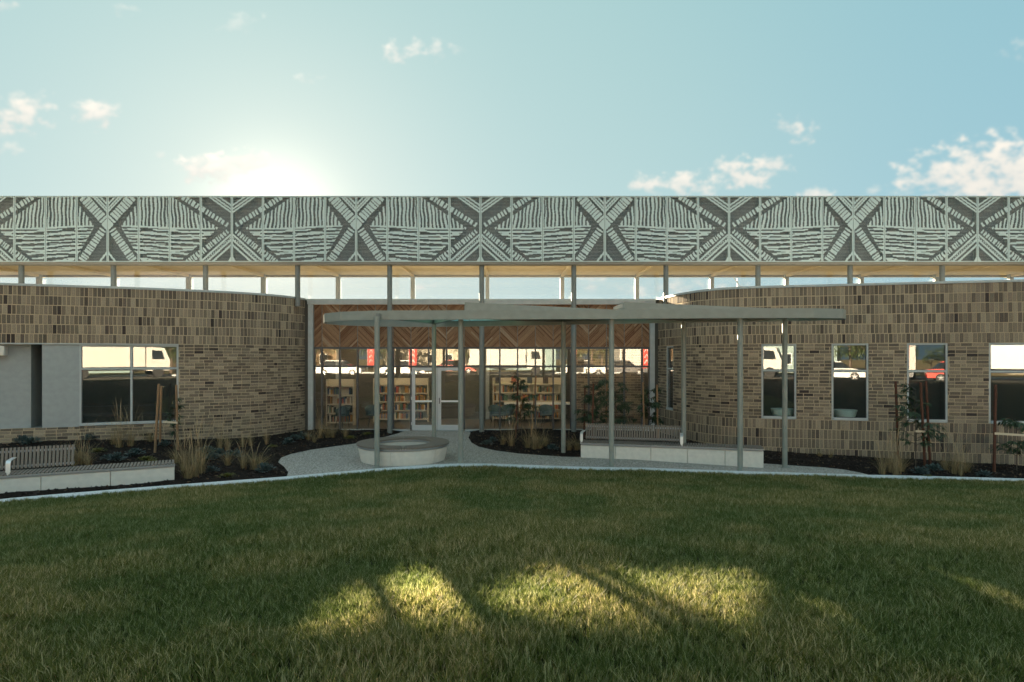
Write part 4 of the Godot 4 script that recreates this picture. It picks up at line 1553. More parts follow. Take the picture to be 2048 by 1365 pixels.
func make_tussocks() -> void:
	var kinds := [tussock_mesh(80, 0.85, 0.32, 0.12, 9), tussock_mesh(100, 0.62, 0.32, 0.18, 5), tussock_mesh(65, 1.0, 0.28, 0.06, 12), tussock_mesh(120, 0.52, 0.40, 0.2, 3)]
	# [px, py of the foot, variant, scale, where]
	var spots := [
		[238, 906, 2, 1.0, 0], [262, 903, 0, 1.0, 0], [228, 902, 1, 1.0, 0], [164, 935, 0, 1.0, 0], [176, 938, 1, 0.8, 0], [146, 938, 1, 0.9, 0], [366, 948, 2, 1.0, 0], [388, 958, 2, 1.05, 0], [401, 952, 0, 1.2, 0], [376, 962, 1, 1.1, 0], [352, 930, 1, 0.9, 0],
		[455, 936, 1, 0.9, 0], [486, 943, 0, 0.9, 0], [508, 944, 1, 1.0, 0], [517, 942, 3, 1.0, 0], [440, 902, 2, 0.8, 0], [484, 900, 2, 0.8, 0], [500, 896, 0, 0.8, 0], [455, 906, 0, 0.8, 0], [532, 893, 2, 0.7, 0],
		[616, 884, 1, 0.8, 0], [640, 881, 0, 1.0, 0], [655, 879, 3, 1.1, 0], [664, 879, 1, 1.1, 0], [690, 877, 1, 0.9, 0], [628, 888, 1, 0.7, 0],
		[6, 893, 3, 1.1, 1], [30, 891, 3, 1.2, 1], [58, 889, 3, 1.1, 1], [84, 888, 3, 1.2, 1], [112, 887, 1, 1.1, 1], [130, 886, 3, 1.0, 1], [196, 888, 3, 1.0, 1], [300, 893, 3, 1.0, 1], [285, 890, 1, 1.1, 1],
		[1006, 893, 1, 0.9, 2], [1022, 896, 0, 0.9, 2], [1056, 900, 1, 1.0, 2], [1068, 903, 0, 1.0, 2], [1079, 901, 3, 1.0, 2], [1090, 897, 1, 0.8, 2], [1138, 905, 1, 0.8, 2], [1155, 905, 3, 0.9, 2],
		[1766, 950, 0, 1.0, 3], [1781, 948, 2, 0.8, 3], [1793, 952, 0, 1.1, 3], [1803, 948, 1, 1.0, 3], [1908, 950, 0, 1.0, 3], [1922, 953, 2, 0.8, 3], [1934, 948, 1, 1.0, 3], [1640, 917, 3, 0.6, 3], [1662, 920, 1, 0.6, 3], [1425, 912, 3, 0.8, 4], [1412, 910, 1, 0.9, 4], [1892, 944, 1, 0.9, 3]]
	var where := ["dry grass tussock in the dark mulch beside the wing with the wide window", "faded grass tussock against the brick wing with the grey recess", "dry grass tussock in the mulch before the entrance glass", "dry grass tussock at the foot of the wall with the narrow windows", "dry grass tussock behind the bench with two white armrests"]
	for s in spots:
		var g := ground_px(s[0], s[1])
		var o := put_mesh(kinds[s[2]], "grass_tussock")
		tag(o, ["plumed ", "bushy ", "tall thin ", "low spreading "][s[2]] + where[s[4]], "ornamental grass", "dry grass tussocks in the beds")
		o.position = Vector3(g.x, bed_y(g.x, g.y), -g.y)
		o.rotation.y = rng.randf() * TAU
		o.scale = Vector3.ONE * s[3] * rng.randf_range(0.9, 1.1)

func leaf(b: MB, p: Vector3, dirn: Vector3, l: float, w: float, col: Color) -> void:
	var side := dirn.cross(Vector3(rng.randf_range(-0.4, 0.4), 1, rng.randf_range(-0.4, 0.4))).normalized() * w
	var nrm := side.cross(dirn).normalized()
	var m := p + dirn * l * 0.45 + nrm * w * 0.25
	var tip := p + dirn * l + Vector3(0, -0.18 * l, 0)
	b.tri(p, m + side - nrm * w * 0.4, m, col)
	b.tri(p, m, m - side - nrm * w * 0.4, col)
	b.tri(m + side - nrm * w * 0.4, tip, m, col)
	b.tri(m, tip, m - side - nrm * w * 0.4, col)

func shrub_mesh(col: Color, n: int, r: float, l: float) -> ArrayMesh:
	var b := MB.new()
	for i in n:
		var a := rng.randf() * TAU
		var e := rng.randf_range(0.05, 1.4)
		var d := Vector3(cos(a) * cos(e), sin(e), sin(a) * cos(e))
		var k := rng.randf_range(0.75, 1.25)
		leaf(b, d * r * rng.randf_range(0.25, 0.9) * Vector3(1, 0.7, 1), (d + Vector3(0, 0.2, 0)).normalized(), l, l * 0.22, Color(col.r * k, col.g * k, col.b * k))
	return b.mesh(M.leaf)

func make_shrubs() -> void:
	var blue := [shrub_mesh(Color(0.065, 0.095, 0.085), 110, 0.18, 0.085), shrub_mesh(Color(0.055, 0.08, 0.075), 90, 0.15, 0.08)]
	var moss := shrub_mesh(Color(0.12, 0.115, 0.02), 260, 0.19, 0.05)
	var spots := [[60, 905, 0], [45, 903, 1], [130, 893, 1], [185, 893, 0], [178, 897, 1], [213, 928, 1], [270, 918, 0], [262, 922, 1], [232, 930, 1], [328, 900, 1], [414, 912, 0], [424, 925, 1], [440, 917, 1], [421, 950, 1], [529, 950, 1], [470, 920, 1], [590, 886, 0], [575, 893, 1], [605, 880, 1], [975, 893, 0], [1105, 905, 1], [985, 888, 1], [1865, 948, 0], [1970, 955, 1], [1840, 952, 1]]
	for s in spots:
		var g := ground_px(s[0], s[1])
		var o := put_mesh(blue[s[2]], "low_shrub")
		tag(o, "small blue green ground shrub in the dark mulch " + ("beside the wing with the wide window" if s[0] < 700 else "before the entrance glass" if s[0] < 1300 else "below the narrow windows"), "shrub", "small blue green shrubs in the beds")
		o.position = Vector3(g.x, bed_y(g.x, g.y) + 0.02, -g.y)
		o.rotation.y = rng.randf() * TAU
		o.scale = Vector3.ONE * rng.randf_range(0.8, 1.4)
	for s in [[291, 926], [302, 930], [195, 915], [455, 957], [545, 898], [700, 880], [735, 872], [1855, 955]]:
		var g := ground_px(s[0], s[1])
		var o := put_mesh(moss, "moss_mound")
		tag(o, "low moss green plant mound in the dark mulch " + ("behind the bench along the kerb" if s[0] < 310 else "beside the path" if s[0] < 900 else "below the narrow windows"), "ground plant", "moss green mounds in the beds")
		o.position = Vector3(g.x, bed_y(g.x, g.y) - 0.02, -g.y)
		o.rotation.y = rng.randf() * TAU
		o.scale = Vector3(1.1, 0.7, 1.1) * rng.randf_range(0.8, 1.1)

func young_tree(at: Vector3, h: float, spread: float, branches: int, leaves: int, label: String) -> void:
	var t := thing("young_tree", at, label, "tree")
	var tb := MB.new()
	var pts := [Vector3(0, -0.05, 0)]
	var rad := [0.014]
	for i in range(1, 6):
		pts.append(Vector3(rng.randf_range(-0.03, 0.03), h * i / 5.0, rng.randf_range(-0.03, 0.03)))
		rad.append(0.014 * (1.0 - 0.15 * i))
	tb.path(pts, rad, 6)
	var lb := MB.new()
	for k in branches:
		var y := h * rng.randf_range(0.25, 1.0)
		var a := rng.randf() * TAU
		var reach := spread * rng.randf_range(0.4, 1.0) * (1.15 - 0.5 * y / h)
		var p0 := Vector3(0, y, 0)
		var p1 := p0 + Vector3(cos(a) * reach * 0.6, reach * 0.35, sin(a) * reach * 0.6)
		var p2 := p1 + Vector3(cos(a) * reach * 0.4, -reach * 0.05, sin(a) * reach * 0.4)
		tb.path([p0, p1, p2], [0.007, 0.005, 0.002], 5)
		for i in leaves:
			var s := rng.randf_range(0.25, 1.0)
			var q := p0.lerp(p1, s * 1.6) if s < 0.62 else p1.lerp(p2, (s - 0.62) / 0.38)
			var aa := a + rng.randf_range(-1.5, 1.5)
			var dirn := Vector3(cos(aa), rng.randf_range(-1.1, 0.35), sin(aa)).normalized()
			var g := rng.randf_range(0.7, 1.4)
			leaf(lb, q, dirn, rng.randf_range(0.11, 0.20), rng.randf_range(0.015, 0.025), Color(0.026 * g, 0.052 * g, 0.019 * g) if rng.randf() < 0.88 else Color(0.09, 0.11, 0.05))
	put(tb, "trunk", M.bark, t)
	put(lb, "crown", M.leaf, t)

func stake(px: float, py: float, top_px: float, top_y: float, red: bool, label: String, strap_to := 0.0) -> void:
	var g := ground_px(px, py)
	var y := bed_y(g.x, g.y)
	var d := g.y
	var hi := at_px(top_px, top_y, d - 0.05)
	var at := Vector3(g.x, y, -d)
	var t := thing("tree_stake", at, label, "tree stake", "timber stakes of the young trees")
	var b := MB.new()
	var top := hi - at
	var u := top.normalized()
	var sx := u.cross(Vector3.BACK).normalized()
	b.cbox(Transform3D(Basis(sx, u, sx.cross(u)), top * 0.5 - Vector3(0, 0.04, 0)), Vector3(0.045, top.length() + 0.08, 0.045), 0.004)
	put(b, "post", M.stake_red if red else M.stake_wood, t)
	if strap_to != 0.0:
		b = MB.new()
		var k := top * 0.42
		b.box(Transform3D(Basis(Vector3.FORWARD, 0.06), k + Vector3(strap_to * 0.5, 0.02, 0.03)), Vector3(absf(strap_to) + 0.05, 0.05, 0.008))
		put(b, "tie_strap", M.strap, t)

func foot(px: float, py: float) -> Vector3:
	var g := ground_px(px, py)
	return Vector3(g.x, bed_y(g.x, g.y), -g.y)

func make_young_trees() -> void:
	young_tree(foot(347, 900), 1.25, 0.32, 13, 18, "thin young tree with sparse leaves between pale stakes beside the wide window")
	young_tree(foot(1042, 879), 1.80, 0.58, 26, 26, "leafy young tree staked before the entrance glass beside the door")
	young_tree(foot(1190, 886), 1.70, 0.70, 32, 28, "dense dark young tree behind the slatted back of the bench")
	young_tree(foot(1232, 884), 1.60, 0.6, 26, 26, "dark young tree beside the canopy post behind the bench")
	young_tree(foot(1300, 882), 1.50, 0.55, 24, 26, "drooping young tree in the corner where glass meets curved brick wall")
	young_tree(foot(1832, 938), 1.90, 0.72, 24, 22, "young tree with drooping leaves between three red brown stakes before a narrow window")
	young_tree(foot(2034, 946), 1.20, 0.55, 18, 20, "young tree tied with a pale strap to a single red brown stake")
	stake(309, 912, 317, 768, false, "pale stake with wide top beside the thin young tree, the front one")
	stake(319, 898, 322, 772, false, "pale stake behind the front stake of the thin young tree")
	stake(355, 906, 352, 770, false, "pale stake with a crossbar near the brick beside the wide window", -0.33)
	stake(1031, 880, 1036, 760, true, "red brown stake of the young tree beside the door, the upright one")
	stake(1062, 877, 1072, 752, false, "leaning pale stake of the young tree beside the door")
	stake(1184, 890, 1187, 768, true, "red brown stake rising behind the bench back")
	stake(1212, 882, 1214, 745, false, "tall pale stake behind the bench near a canopy post")
	stake(1168, 878, 1170, 775, true, "thin red stake left of the dense dark young tree")
	stake(1289, 883, 1286, 765, false, "pale stake of the young tree in the wall corner, nearer the glass")
	stake(1316, 884, 1314, 770, false, "pale stake of the young tree in the wall corner, nearer the brick")
	stake(1798, 929, 1792, 763, true, "red brown stake standing apart from the pair at the narrow window")
	stake(1851, 940, 1842, 765, true, "red brown stake with pale ties before the narrow window", -0.18)
	stake(1861, 934, 1853, 762, true, "red brown stake behind the tied one before the narrow window")
	stake(1989, 949, 1992, 770, true, "single red brown stake with a long pale strap before the last window", 0.75)

# ---------------------------------------------------------------- inside the hall
func make_interior() -> void:
	var books := 0
	var extra := MB.new()
	var bm := []
	var bcol := [Color(0.35, 0.08, 0.04), Color(0.42, 0.22, 0.06), Color(0.05, 0.07, 0.12), Color(0.6, 0.54, 0.42), Color(0.03, 0.03, 0.03), Color(0.10, 0.16, 0.10), Color(0.28, 0.16, 0.09)]
	var bname := ["dark red", "orange brown", "navy", "cream", "black", "dark green", "brown"]
	for c in bcol:
		var b := MB.new()
		b.box(Transform3D(), Vector3.ONE, c)
		bm.append(b.mesh(M.book))
	for e in [[-6.75, -5.75, 23.2, "cream bookcase beside the glass jamb of the brick wing with the recess", "beside the glass jamb"], [-5.3, -3.2, 24.4, "cream bookcase behind the glass left of the doors", "behind the glass left of the doors"], [-0.75, 1.95, 24.8, "long cream bookcase behind the glass right of the doors", "behind the glass right of the doors"]]:
		var x0: float = e[0]
		var x1: float = e[1]
		var d: float = e[2]
		var t := thing("bookcase", Vector3(x0, 0, -d), e[3], "bookcase", "cream bookcases in the hall")
		var w := x1 - x0
		for s in [0.0, w - 0.03]:
			var b := MB.new()
			b.bx(Vector3(s, 0, -0.32), Vector3(s + 0.03, 1.68, 0))
			put(b, "side_panel", M.shelf_cream, t)
		var bk := MB.new()
		bk.bx(Vector3(0.03, 0.05, -0.33), Vector3(w - 0.03, 1.68, -0.30))
		put(bk, "back_panel", M.shelf_cream, t)
		for k in 5:
			var y := 0.10 + k * 0.33
			var b := MB.new()
			b.bx(Vector3(0.031, y, -0.298), Vector3(w - 0.031, y + 0.035, 0.0))
			put(b, "shelf", M.shelf_cream, t)
			if k == 4: continue
			var x := 0.05
			while x < w - 0.12:
				var bw := rng.randf_range(0.035, 0.065)
				if rng.randf() < 0.10:
					x += rng.randf_range(0.08, 0.25)
					continue
				var bh := rng.randf_range(0.17, 0.26)
				var ci := rng.randi_range(0, 6)
				var at := Vector3(x0 + x + bw * 0.5, y + 0.036 + bh * 0.5, -d - 0.14)
				if books < 298:
					var o := put_mesh(bm[ci], "book")
					o.scale = Vector3(bw * 0.94, bh, 0.2)
					o.position = at
					tag(o, bname[ci] + " book on the cream bookcase " + e[4], "book", "books on the cream bookcases")
					books += 1
				else:
					extra.box(Transform3D(Basis(), at), Vector3(bw * 0.94, bh, 0.2), bcol[ci])
				x += bw
	if not extra.v.is_empty():
		var xo := put(extra, "books", M.book)
		xo.set_meta("kind", "stuff")
		tag(xo, "rows of mixed books filling the remaining shelves inside the hall", "books")
	# face-out books on top of the long bookcase
	for i in 4:
		var b := MB.new()
		b.box(Transform3D(Basis(Vector3.RIGHT, -0.15), Vector3.ZERO), Vector3(0.2, 0.27, 0.02), [Color(0.05, 0.05, 0.06), Color(0.35, 0.12, 0.06), Color(0.06, 0.08, 0.1), Color(0.08, 0.06, 0.05)][i])
		var o := put(b, "display_book", M.book)
		o.position = Vector3(-0.55 + i * 0.62, 1.58, -24.93)
		tag(o, "book shown cover outwards on the top shelf of the long bookcase", "book", "cover-out books on the long bookcase")
	# long white table
	var t := thing("long_table", Vector3(2.3, 0, -24.0), "long white table running behind the glass right of the doors", "table")
	var b := MB.new()
	b.cbox(Transform3D(Basis(Vector3.RIGHT, -PI / 2), Vector3(0, 0.755, 0)), Vector3(5.2, 0.7, 0.05), 0.006)
	put(b, "table_top", M.table_white, t)
	for sx in [-2.4, 0.0, 2.4]:
		for sz in [-0.28, 0.28]:
			b = MB.new()
			b.bx(Vector3(sx - 0.025, 0, sz - 0.025), Vector3(sx + 0.025, 0.728, sz + 0.025))
			put(b, "leg", M.table_white, t)
	# tub chairs
	var first: Node3D = null
	for e in [[-0.55, 22.7, 0.5], [-0.2, 22.9, -0.4], [1.25, 22.8, 0.2], [-4.95, 22.8, 0.3], [-6.0, 22.6, -0.5]]:
		if first == null:
			first = thing("tub_chair", Vector3.ZERO, "dark teal tub chair on thin legs inside the glass hall", "chair", "dark teal tub chairs in the hall")
			b = MB.new()
			for i in 14:
				var a0 := lerpf(-0.3, PI + 0.3, i / 14.0)
				var a1 := lerpf(-0.3, PI + 0.3, (i + 1) / 14.0)
				var p0 := Vector3(cos(a0), 0, -sin(a0))
				var p1 := Vector3(cos(a1), 0, -sin(a1))
				var h0 := 0.62 + 0.16 * sin(clampf(a0, 0, PI))
				var h1 := 0.62 + 0.16 * sin(clampf(a1, 0, PI))
				b.quad(p0 * 0.22 + Vector3(0, 0.42, 0), p1 * 0.22 + Vector3(0, 0.42, 0), p1 * 0.30 + Vector3(0, h1, 0), p0 * 0.30 + Vector3(0, h0, 0))
				b.quad(p1 * 0.19 + Vector3(0, 0.44, 0), p0 * 0.19 + Vector3(0, 0.44, 0), p0 * 0.27 + Vector3(0, h0, 0), p1 * 0.27 + Vector3(0, h1, 0))
				b.quad(p0 * 0.30 + Vector3(0, h0, 0), p1 * 0.30 + Vector3(0, h1, 0), p1 * 0.27 + Vector3(0, h1, 0), p0 * 0.27 + Vector3(0, h0, 0))
			put(b, "shell", M.chair_teal, first)
			b = MB.new()
			b.lathe(Vector3.ZERO, [Vector2(0.02, 0.40), Vector2(0.24, 0.41), Vector2(0.25, 0.45), Vector2(0.02, 0.47)], 20)
			put(b, "seat", M.chair_teal, first)
			for k in 4:
				var a := PI / 4 + k * PI / 2
				b = MB.new()
				b.tube(Vector3(cos(a) * 0.15, 0.41, sin(a) * 0.15), Vector3(cos(a) * 0.24, 0, sin(a) * 0.24), 0.012, 0.009, 6)
				put(b, "leg", M.dark_frame, first)
			first.position = Vector3(e[0], 0, -e[1])
			first.rotation.y = e[2]
		else:
			copy(first, "tub_chair", Vector3(e[0], 0, -e[1]), e[2], 1.0)
	# brick return wall inside, by the right jamb
	var rw := thing("inner_brick_wall", Vector3(3.6, 0, -23.2), "brick wall standing inside the hall behind the glass near the curved wing", "wall")
	b = MB.new()
	b.bx(Vector3(-1.35, 0, -0.2), Vector3(1.2, 3.6, -0.02))
	put(b, "core", M.mortar, rw)
	var un := []
	for tone in 12:
		var ub := MB.new()
		ub.cbox(Transform3D(), Vector3.ONE, 0.03, brick_tones[tone])
		un.append(ub.mesh(M.brick))
	var xb := MB.new()
	var cnt := 0
	var y := 0.0
	var row := 0
	while y < 3.5:
		var x := -1.35 - (0.129 if row % 2 else 0.0)
		while x < 1.2:
			var a := maxf(x, -1.35)
			var c := minf(x + 0.244, 1.2)
			if c - a > 0.03:
				var f := Transform3D(Basis(), Vector3((a + c) * 0.5, y + 0.0375, -0.012))
				if cnt < 290:
					var o := put_mesh(un[brick_tone()], "brick", rw)
					o.transform = Transform3D(Basis().scaled(Vector3(c - a, 0.075, 0.03)), f.origin)
					cnt += 1
				else:
					xb.cbox(f, Vector3(c - a, 0.075, 0.03), 0.003, brick_tones[brick_tone()])
			x += 0.258
		y += COURSE
		row += 1
	if not xb.v.is_empty():
		put(xb, "bricks", M.brick, rw).set_meta("kind", "stuff")
	# bowls on the sills of the narrow windows
	for e in [[1572, 831, 0.72], [1699, 834, 0.72]]:
		var s := WR.s_px(e[0])
		var f := WR.frame(s, 0.80, -0.48)
		b = MB.new()
		b.lathe(Vector3.ZERO, [Vector2(0.01, 0.0), Vector2(0.17, 0.0), Vector2(0.26, 0.07), Vector2(0.31, 0.24), Vector2(0.295, 0.24), Vector2(0.24, 0.08), Vector2(0.01, 0.03)], 32)
		var o := put(b, "window_bowl", M.bowl)
		o.position = f.origin
		tag(o, "pale green bowl standing inside the narrow window " + ("behind the canopy post" if e[0] < 1600 else "with the wheel reflection"), "bowl", "pale green bowls inside the narrow windows")
		var st := MB.new()
		st.bx(Vector3(-0.25, -0.8, -0.2), Vector3(0.25, -0.002, 0.2))
		var so := put(st, "bowl_stand", M.wall_grey)
		so.position = f.origin
		tag(so, "grey stand under the pale green bowl " + ("behind the canopy post" if e[0] < 1600 else "in the second narrow window"), "stand", "stands of the pale green bowls")

# ---------------------------------------------------------------- the street behind the camera, mirrored in the glass
func make_car(at: Vector3, turn: float, col: Color, label: String) -> void:
	var t := thing("parked_car", at, label, "car", "cars parked along the street", turn)
	var paint := mat("car_paint_%d" % used["parked_car"], col, 0.3)
	paint.clearcoat_enabled = true
	var b := MB.new()
	var side := PackedVector2Array([Vector2(-2.15, 0.30), Vector2(2.15, 0.30), Vector2(2.2, 0.62), Vector2(2.05, 0.78), Vector2(1.15, 0.92), Vector2(-1.6, 0.95), Vector2(-2.1, 0.9), Vector2(-2.2, 0.6)])
	b.prism(Transform3D(), side, -0.86, 0.86)
	put(b, "body", paint, t)
	b = MB.new()
	var cab := PackedVector2Array([Vector2(-1.75, 0.93), Vector2(1.05, 0.91), Vector2(0.45, 1.40), Vector2(-1.25, 1.42)])
	b.prism(Transform3D(), cab, -0.74, 0.74)
	put(b, "glasshouse", M.car_glass, t)
	b = MB.new()
	b.prism(Transform3D(), PackedVector2Array([Vector2(-1.3, 1.40), Vector2(0.5, 1.38), Vector2(0.4, 1.46), Vector2(-1.2, 1.48)]), -0.73, 0.73)
	put(b, "roof", paint, t)
	for sx in [-1.35, 1.35]:
		for sz in [-0.78, 0.78]:
			var w := MB.new()
			w.tube(Vector3(sx, 0.31, sz - 0.10), Vector3(sx, 0.31, sz + 0.10), 0.31, 0.31, 20)
			var wo := put(w, "wheel", M.rubber, t)
			w = MB.new()
			var zz: float = sz + (0.101 if sz > 0 else -0.101)
			for k in 5:
				var a := TAU * k / 5.0
				w.box(Transform3D(Basis(Vector3.BACK, a), Vector3(sx - sin(a) * 0.11, 0.31 + cos(a) * 0.11, zz)), Vector3(0.06, 0.2, 0.012))
			w.tube(Vector3(sx, 0.31, zz - 0.008), Vector3(sx, 0.31, zz + 0.008), 0.06, 0.06, 10)
			put(w, "rim", M.alloy, wo)

func make_truck(at: Vector3, turn: float, label: String) -> void:
	var t := thing("box_truck", at, label, "truck", "white trucks parked across the street", turn)
	var b := MB.new()
	b.bx(Vector3(-4.2, 0.95, -1.2), Vector3(1.6, 3.6, 1.2))
	put(b, "cargo_box", M.truck_white, t)
	b = MB.new()
	b.prism(Transform3D(), PackedVector2Array([Vector2(1.75, 0.6), Vector2(3.6, 0.6), Vector2(3.65, 1.5), Vector2(3.2, 2.6), Vector2(1.75, 2.7)]), -1.05, 1.05)
	put(b, "cab", M.truck_white, t)
	b = MB.new()
	b.prism(Transform3D(), PackedVector2Array([Vector2(2.2, 1.6), Vector2(3.2, 1.6), Vector2(3.0, 2.35), Vector2(2.2, 2.4)]), 1.051, 1.07)
	b.prism(Transform3D(), PackedVector2Array([Vector2(2.2, 1.6), Vector2(3.2, 1.6), Vector2(3.0, 2.35), Vector2(2.2, 2.4)]), -1.07, -1.051)
	put(b, "cab_window", M.car_glass, t)
	b = MB.new()
	b.bx(Vector3(-4.1, 0.62, -0.45), Vector3(3.3, 0.94, 0.45))
	put(b, "chassis", M.rubber, t)
	for x in [-3.0, 2.7]:
		for z in [-0.95, 0.95]:
			var w := MB.new()
			w.tube(Vector3(x, 0.45, z - 0.14), Vector3(x, 0.45, z + 0.14), 0.45, 0.45, 20)
			put(w, "wheel", M.rubber, t)
	for x in [-2.3, -0.4]:
		b = MB.new()
		b.bx(Vector3(x, 1.0, 1.201), Vector3(x + 0.04, 3.5, 1.225))
		b.bx(Vector3(x - 0.12, 1.5, 1.201), Vector3(x + 0.2, 1.56, 1.24))
		put(b, "door_bar", M.steel, t)

func make_house(at: Vector3, turn: float, w: float, h: float, dp: float, wall: Material, label: String, roof_h := 1.8) -> void:
	var t := thing("street_house", at, label, "building", "buildings across the street", turn)
	var b := MB.new()
	b.bx(Vector3(-w * 0.5, 0, -dp), Vector3(w * 0.5, h, 0))
	put(b, "wall", wall, t)
	b = MB.new()
	b.prism(Transform3D(Basis(Vector3.UP, PI / 2), Vector3.ZERO), PackedVector2Array([Vector2(-0.5, h + 0.004), Vector2(dp + 0.5, h + 0.004), Vector2(dp * 0.5, h + roof_h)]), -w * 0.5 - 0.4, w * 0.5 + 0.4)
	put(b, "roof", M.house_roof, t)
	var n := int(w / 2.4)
	for i in n:
		var x := lerpf(-w * 0.5 + 1.0, w * 0.5 - 1.0, (i + 0.5) / n)
		b = MB.new()
		b.bx(Vector3(x - 0.55, 0.9, 0.002), Vector3(x + 0.55, 2.2, 0.05))
		var wo := put(b, "window", M.table_white, t)
		b = MB.new()
		b.bx(Vector3(x - 0.47, 0.98, 0.052), Vector3(x + 0.47, 2.12, 0.06))
		put(b, "pane", M.car_glass, wo)

func make_banner(at: Vector3, label: String) -> void:
	var t := thing("feather_banner", at, label, "banner", "red feather banners along the street")
	var b := MB.new()
	b.tube(Vector3(0, 0, 0), Vector3(0, 4.2, 0), 0.025, 0.015, 8)
	put(b, "pole", M.steel, t)
	b = MB.new()
	b.prism(Transform3D(), PackedVector2Array([Vector2(0.03, 0.7), Vector2(0.75, 0.9), Vector2(0.8, 3.6), Vector2(0.55, 4.05), Vector2(0.03, 4.2)]), -0.01, 0.01)
	put(b, "flag", M.banner_red, t)
	b = MB.new()
	for k in 5:      # white script marks down the flag
		var y := 1.2 + k * 0.52
		b.tube(Vector3(0.22, y, -0.018), Vector3(0.42, y + 0.34, -0.018), 0.03, 0.03, 6)
		b.tube(Vector3(0.42, y + 0.34, -0.018), Vector3(0.58, y + 0.04, -0.018), 0.03, 0.03, 6)
	put(b, "lettering", M.banner_white, t)

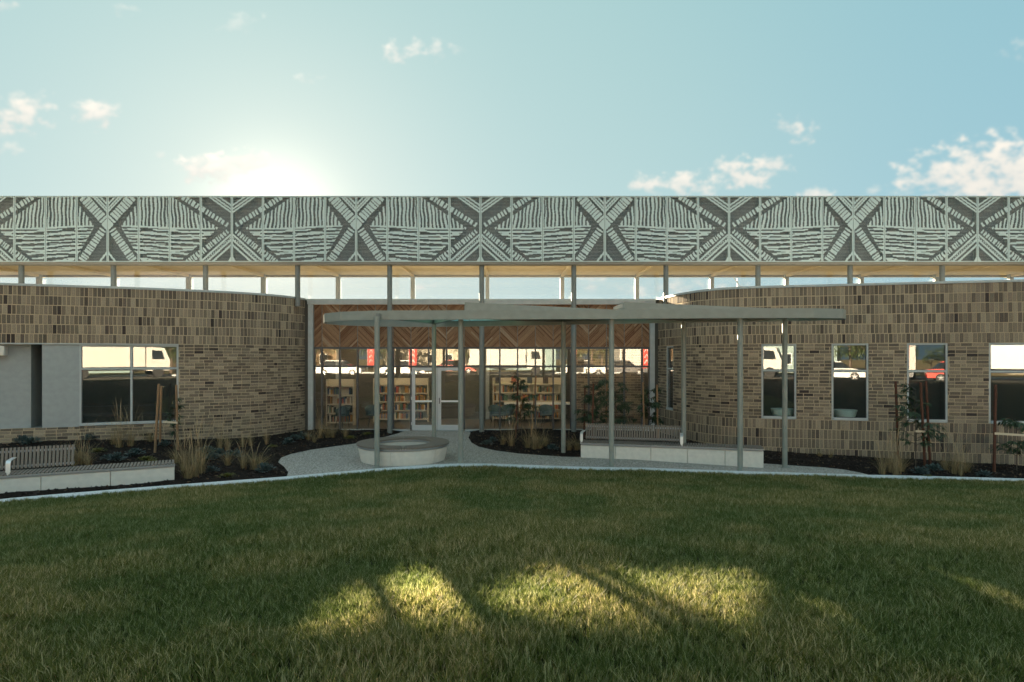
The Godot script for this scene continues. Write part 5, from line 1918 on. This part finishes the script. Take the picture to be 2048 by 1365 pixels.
func make_street() -> void:
	var Y := 0.68
	var b := MB.new()
	b.quad(Vector3(-90, Y, 15), Vector3(-90, Y, 27), Vector3(90, Y, 27), Vector3(90, Y, 15))
	structure(put(b, "road", M.asphalt))
	b = MB.new()
	b.bx(Vector3(-90, Y - 0.1, 13.6), Vector3(90, Y + 0.10, 15.0))
	structure(put(b, "footpath", M.kerb_concrete))
	b = MB.new()
	b.bx(Vector3(-90, Y - 0.1, 27.0), Vector3(90, Y + 0.11, 28.6))
	structure(put(b, "far_footpath", M.kerb_concrete))
	make_truck(Vector3(-0.2, Y, 24.5), 0.0, "white box truck parked across the street, mirrored in the wide window")
	make_truck(Vector3(12.6, Y, 26.0), PI / 2, "white box truck mirrored in the entrance glass near the curved wing")
	make_truck(Vector3(21.5, Y, 20.5), 0.3, "white box truck mirrored in the last narrow window")
	make_car(Vector3(-22, Y, 17.5), 0.05, lin(0.75, 0.73, 0.68), "white car parked at the end of the row across the lawn")
	make_car(Vector3(-16.5, Y, 18.3), 0.0, lin(0.62, 0.62, 0.60), "silver car parked in the row across the lawn")
	make_car(Vector3(-10.5, Y, 18.6), PI, lin(0.8, 0.78, 0.74), "white car parked before the red banner")
	make_car(Vector3(-6.0, Y, 26.0), 0.0, lin(0.55, 0.06, 0.03), "red car parked in the row across the lawn")
	make_car(Vector3(7.0, Y, 19.5), 0.0, lin(0.72, 0.70, 0.66), "pale grey car parked opposite the curved wing")
	make_car(Vector3(11.2, Y, 20.5), 0.1, lin(0.03, 0.03, 0.035), "black car whose wheel shows in a narrow window")
	make_car(Vector3(16.2, Y, 19.0), 0.0, lin(0.6, 0.04, 0.02), "bright red car mirrored in the third narrow window")
	make_banner(Vector3(-16.0, Y, 27.5), "tall red feather banner beside the footpath, the far one")
	make_banner(Vector3(-9.6, Y, 16.2), "red feather banner with white marks before the parked cars")
	make_banner(Vector3(12.0, Y, 15.8), "red feather banner beside the black car")
	make_banner(Vector3(5.2, Y, 16.0), "red feather banner on the footpath opposite the curved wing")
	make_house(Vector3(-34, Y, 42), PI, 22, 4.5, 10, M.house_brick, "long tan brick building across the street")
	make_house(Vector3(-10, Y, 46), PI, 16, 5.0, 10, M.house_cream, "cream rendered building across the street")
	make_house(Vector3(1.0, Y, 44), PI, 10, 6.5, 9, M.clad_teal, "pale teal clad building with many windows across the street", 0.5)
	make_house(Vector3(34, Y, 46), PI, 15, 6.0, 9, M.house_cream, "bright cream building behind the white truck", 0.6)
	make_house(Vector3(56, Y, 52), PI, 18, 4.0, 9, M.house_brick, "low brick house beyond the trees")
	# trees across the street
	var crowns := []
	for k in 2:
		var cb := MB.new()
		for c in 26:
			var ctr := Vector3(rng.randf_range(-1.6, 1.6), rng.randf_range(2.2, 5.6), rng.randf_range(-1.6, 1.6))
			var rr := rng.randf_range(0.5, 1.0)
			for i in 60:
				var d := Vector3(rng.randf_range(-1, 1), rng.randf_range(-1, 1), rng.randf_range(-1, 1)).normalized()
				var g := rng.randf_range(0.6, 1.4)
				leaf(cb, ctr + d * rr * rng.randf_range(0.3, 1.0), (d + Vector3(0, -0.3, 0)).normalized(), 0.30, 0.07, Color(0.055 * g, 0.075 * g, 0.025 * g))
		crowns.append(cb.mesh(M.leaf))
	var tk := MB.new()
	tk.path([Vector3(0, -0.1, 0), Vector3(0.1, 1.5, 0), Vector3(-0.05, 3.2, 0.1), Vector3(0.1, 4.8, 0)], [0.18, 0.14, 0.09, 0.03], 8)
	for k in 5:
		var a := k * 1.3
		tk.path([Vector3(0, 1.6 + k * 0.4, 0), Vector3(cos(a) * 1.2, 2.8 + k * 0.4, sin(a) * 1.2)], [0.07, 0.02], 6)
	var tm := tk.mesh(M.bark)
	var spots := [[-30, 33, 1.2], [-25, 31, 1.0], [-21, 34, 1.2], [-17, 36, 1.1], [-5.5, 33, 0.9], [7.5, 36, 1.0], [9.6, 33, 1.1], [11.2, 37, 1.2], [13.5, 58, 0.55], [15.8, 60, 0.6], [18.2, 59, 0.5], [20.5, 61, 0.65], [24, 57, 0.7], [28, 38, 1.2], [41, 37, 1.3], [52, 40, 1.3]]
	for i in spots.size():
		var s: Array = spots[i]
		var t := thing("street_tree", Vector3(s[0], Y - 0.02, s[1]), "leafy tree growing across the street, mirrored in the glass", "tree", "trees across the street", rng.randf() * TAU)
		put_mesh(tm, "trunk", t)
		put_mesh(crowns[i % 2], "crown", t)
		t.scale = Vector3.ONE * s[2]

func make_mast() -> void:
	var t := thing("radio_mast", Vector3(14.1, -0.5, -40.0), "thin mast with crossed arms beyond the rear glass of the clerestory", "mast")
	var b := MB.new()
	b.tube(Vector3.ZERO, Vector3(0, 7.9, 0), 0.05, 0.03, 8)
	put(b, "pole", M.steel, t)
	b = MB.new()
	b.tube(Vector3(-0.35, 8.1, 0), Vector3(0.25, 7.3, 0), 0.025, 0.025, 6)
	b.tube(Vector3(-0.1, 7.35, 0.04), Vector3(0.3, 7.4, 0.04), 0.02, 0.02, 6)
	put(b, "arm", M.steel, t)

func _ready() -> void:
	rng.seed = 20240
	noise.seed = 4
	noise.frequency = 0.01
	noise.fractal_octaves = 3
	set_view()
	make_materials()
	WL = null
	make_library()
	make_ground()
	make_street()
	make_mast()
	make_canopy()
	make_bench(Vector2(1.70, 15.85), Vector2(5.82, 14.78), 0.05, 2.52, [0.02, 2.42], 5, "slatted timber bench with two white armrests on pale concrete before the curved wing")
	make_bench(Vector2(-10.55, 10.70), Vector2(-6.70, 12.70), 0.2, 2.62, [1.69], 4, "slatted timber bench on pale concrete along the kerb before the brick wing with recess")
	make_round_seat()
	make_interior()
	make_young_trees()
	make_tussocks()
	make_shrubs()
	make_lawn_grass()
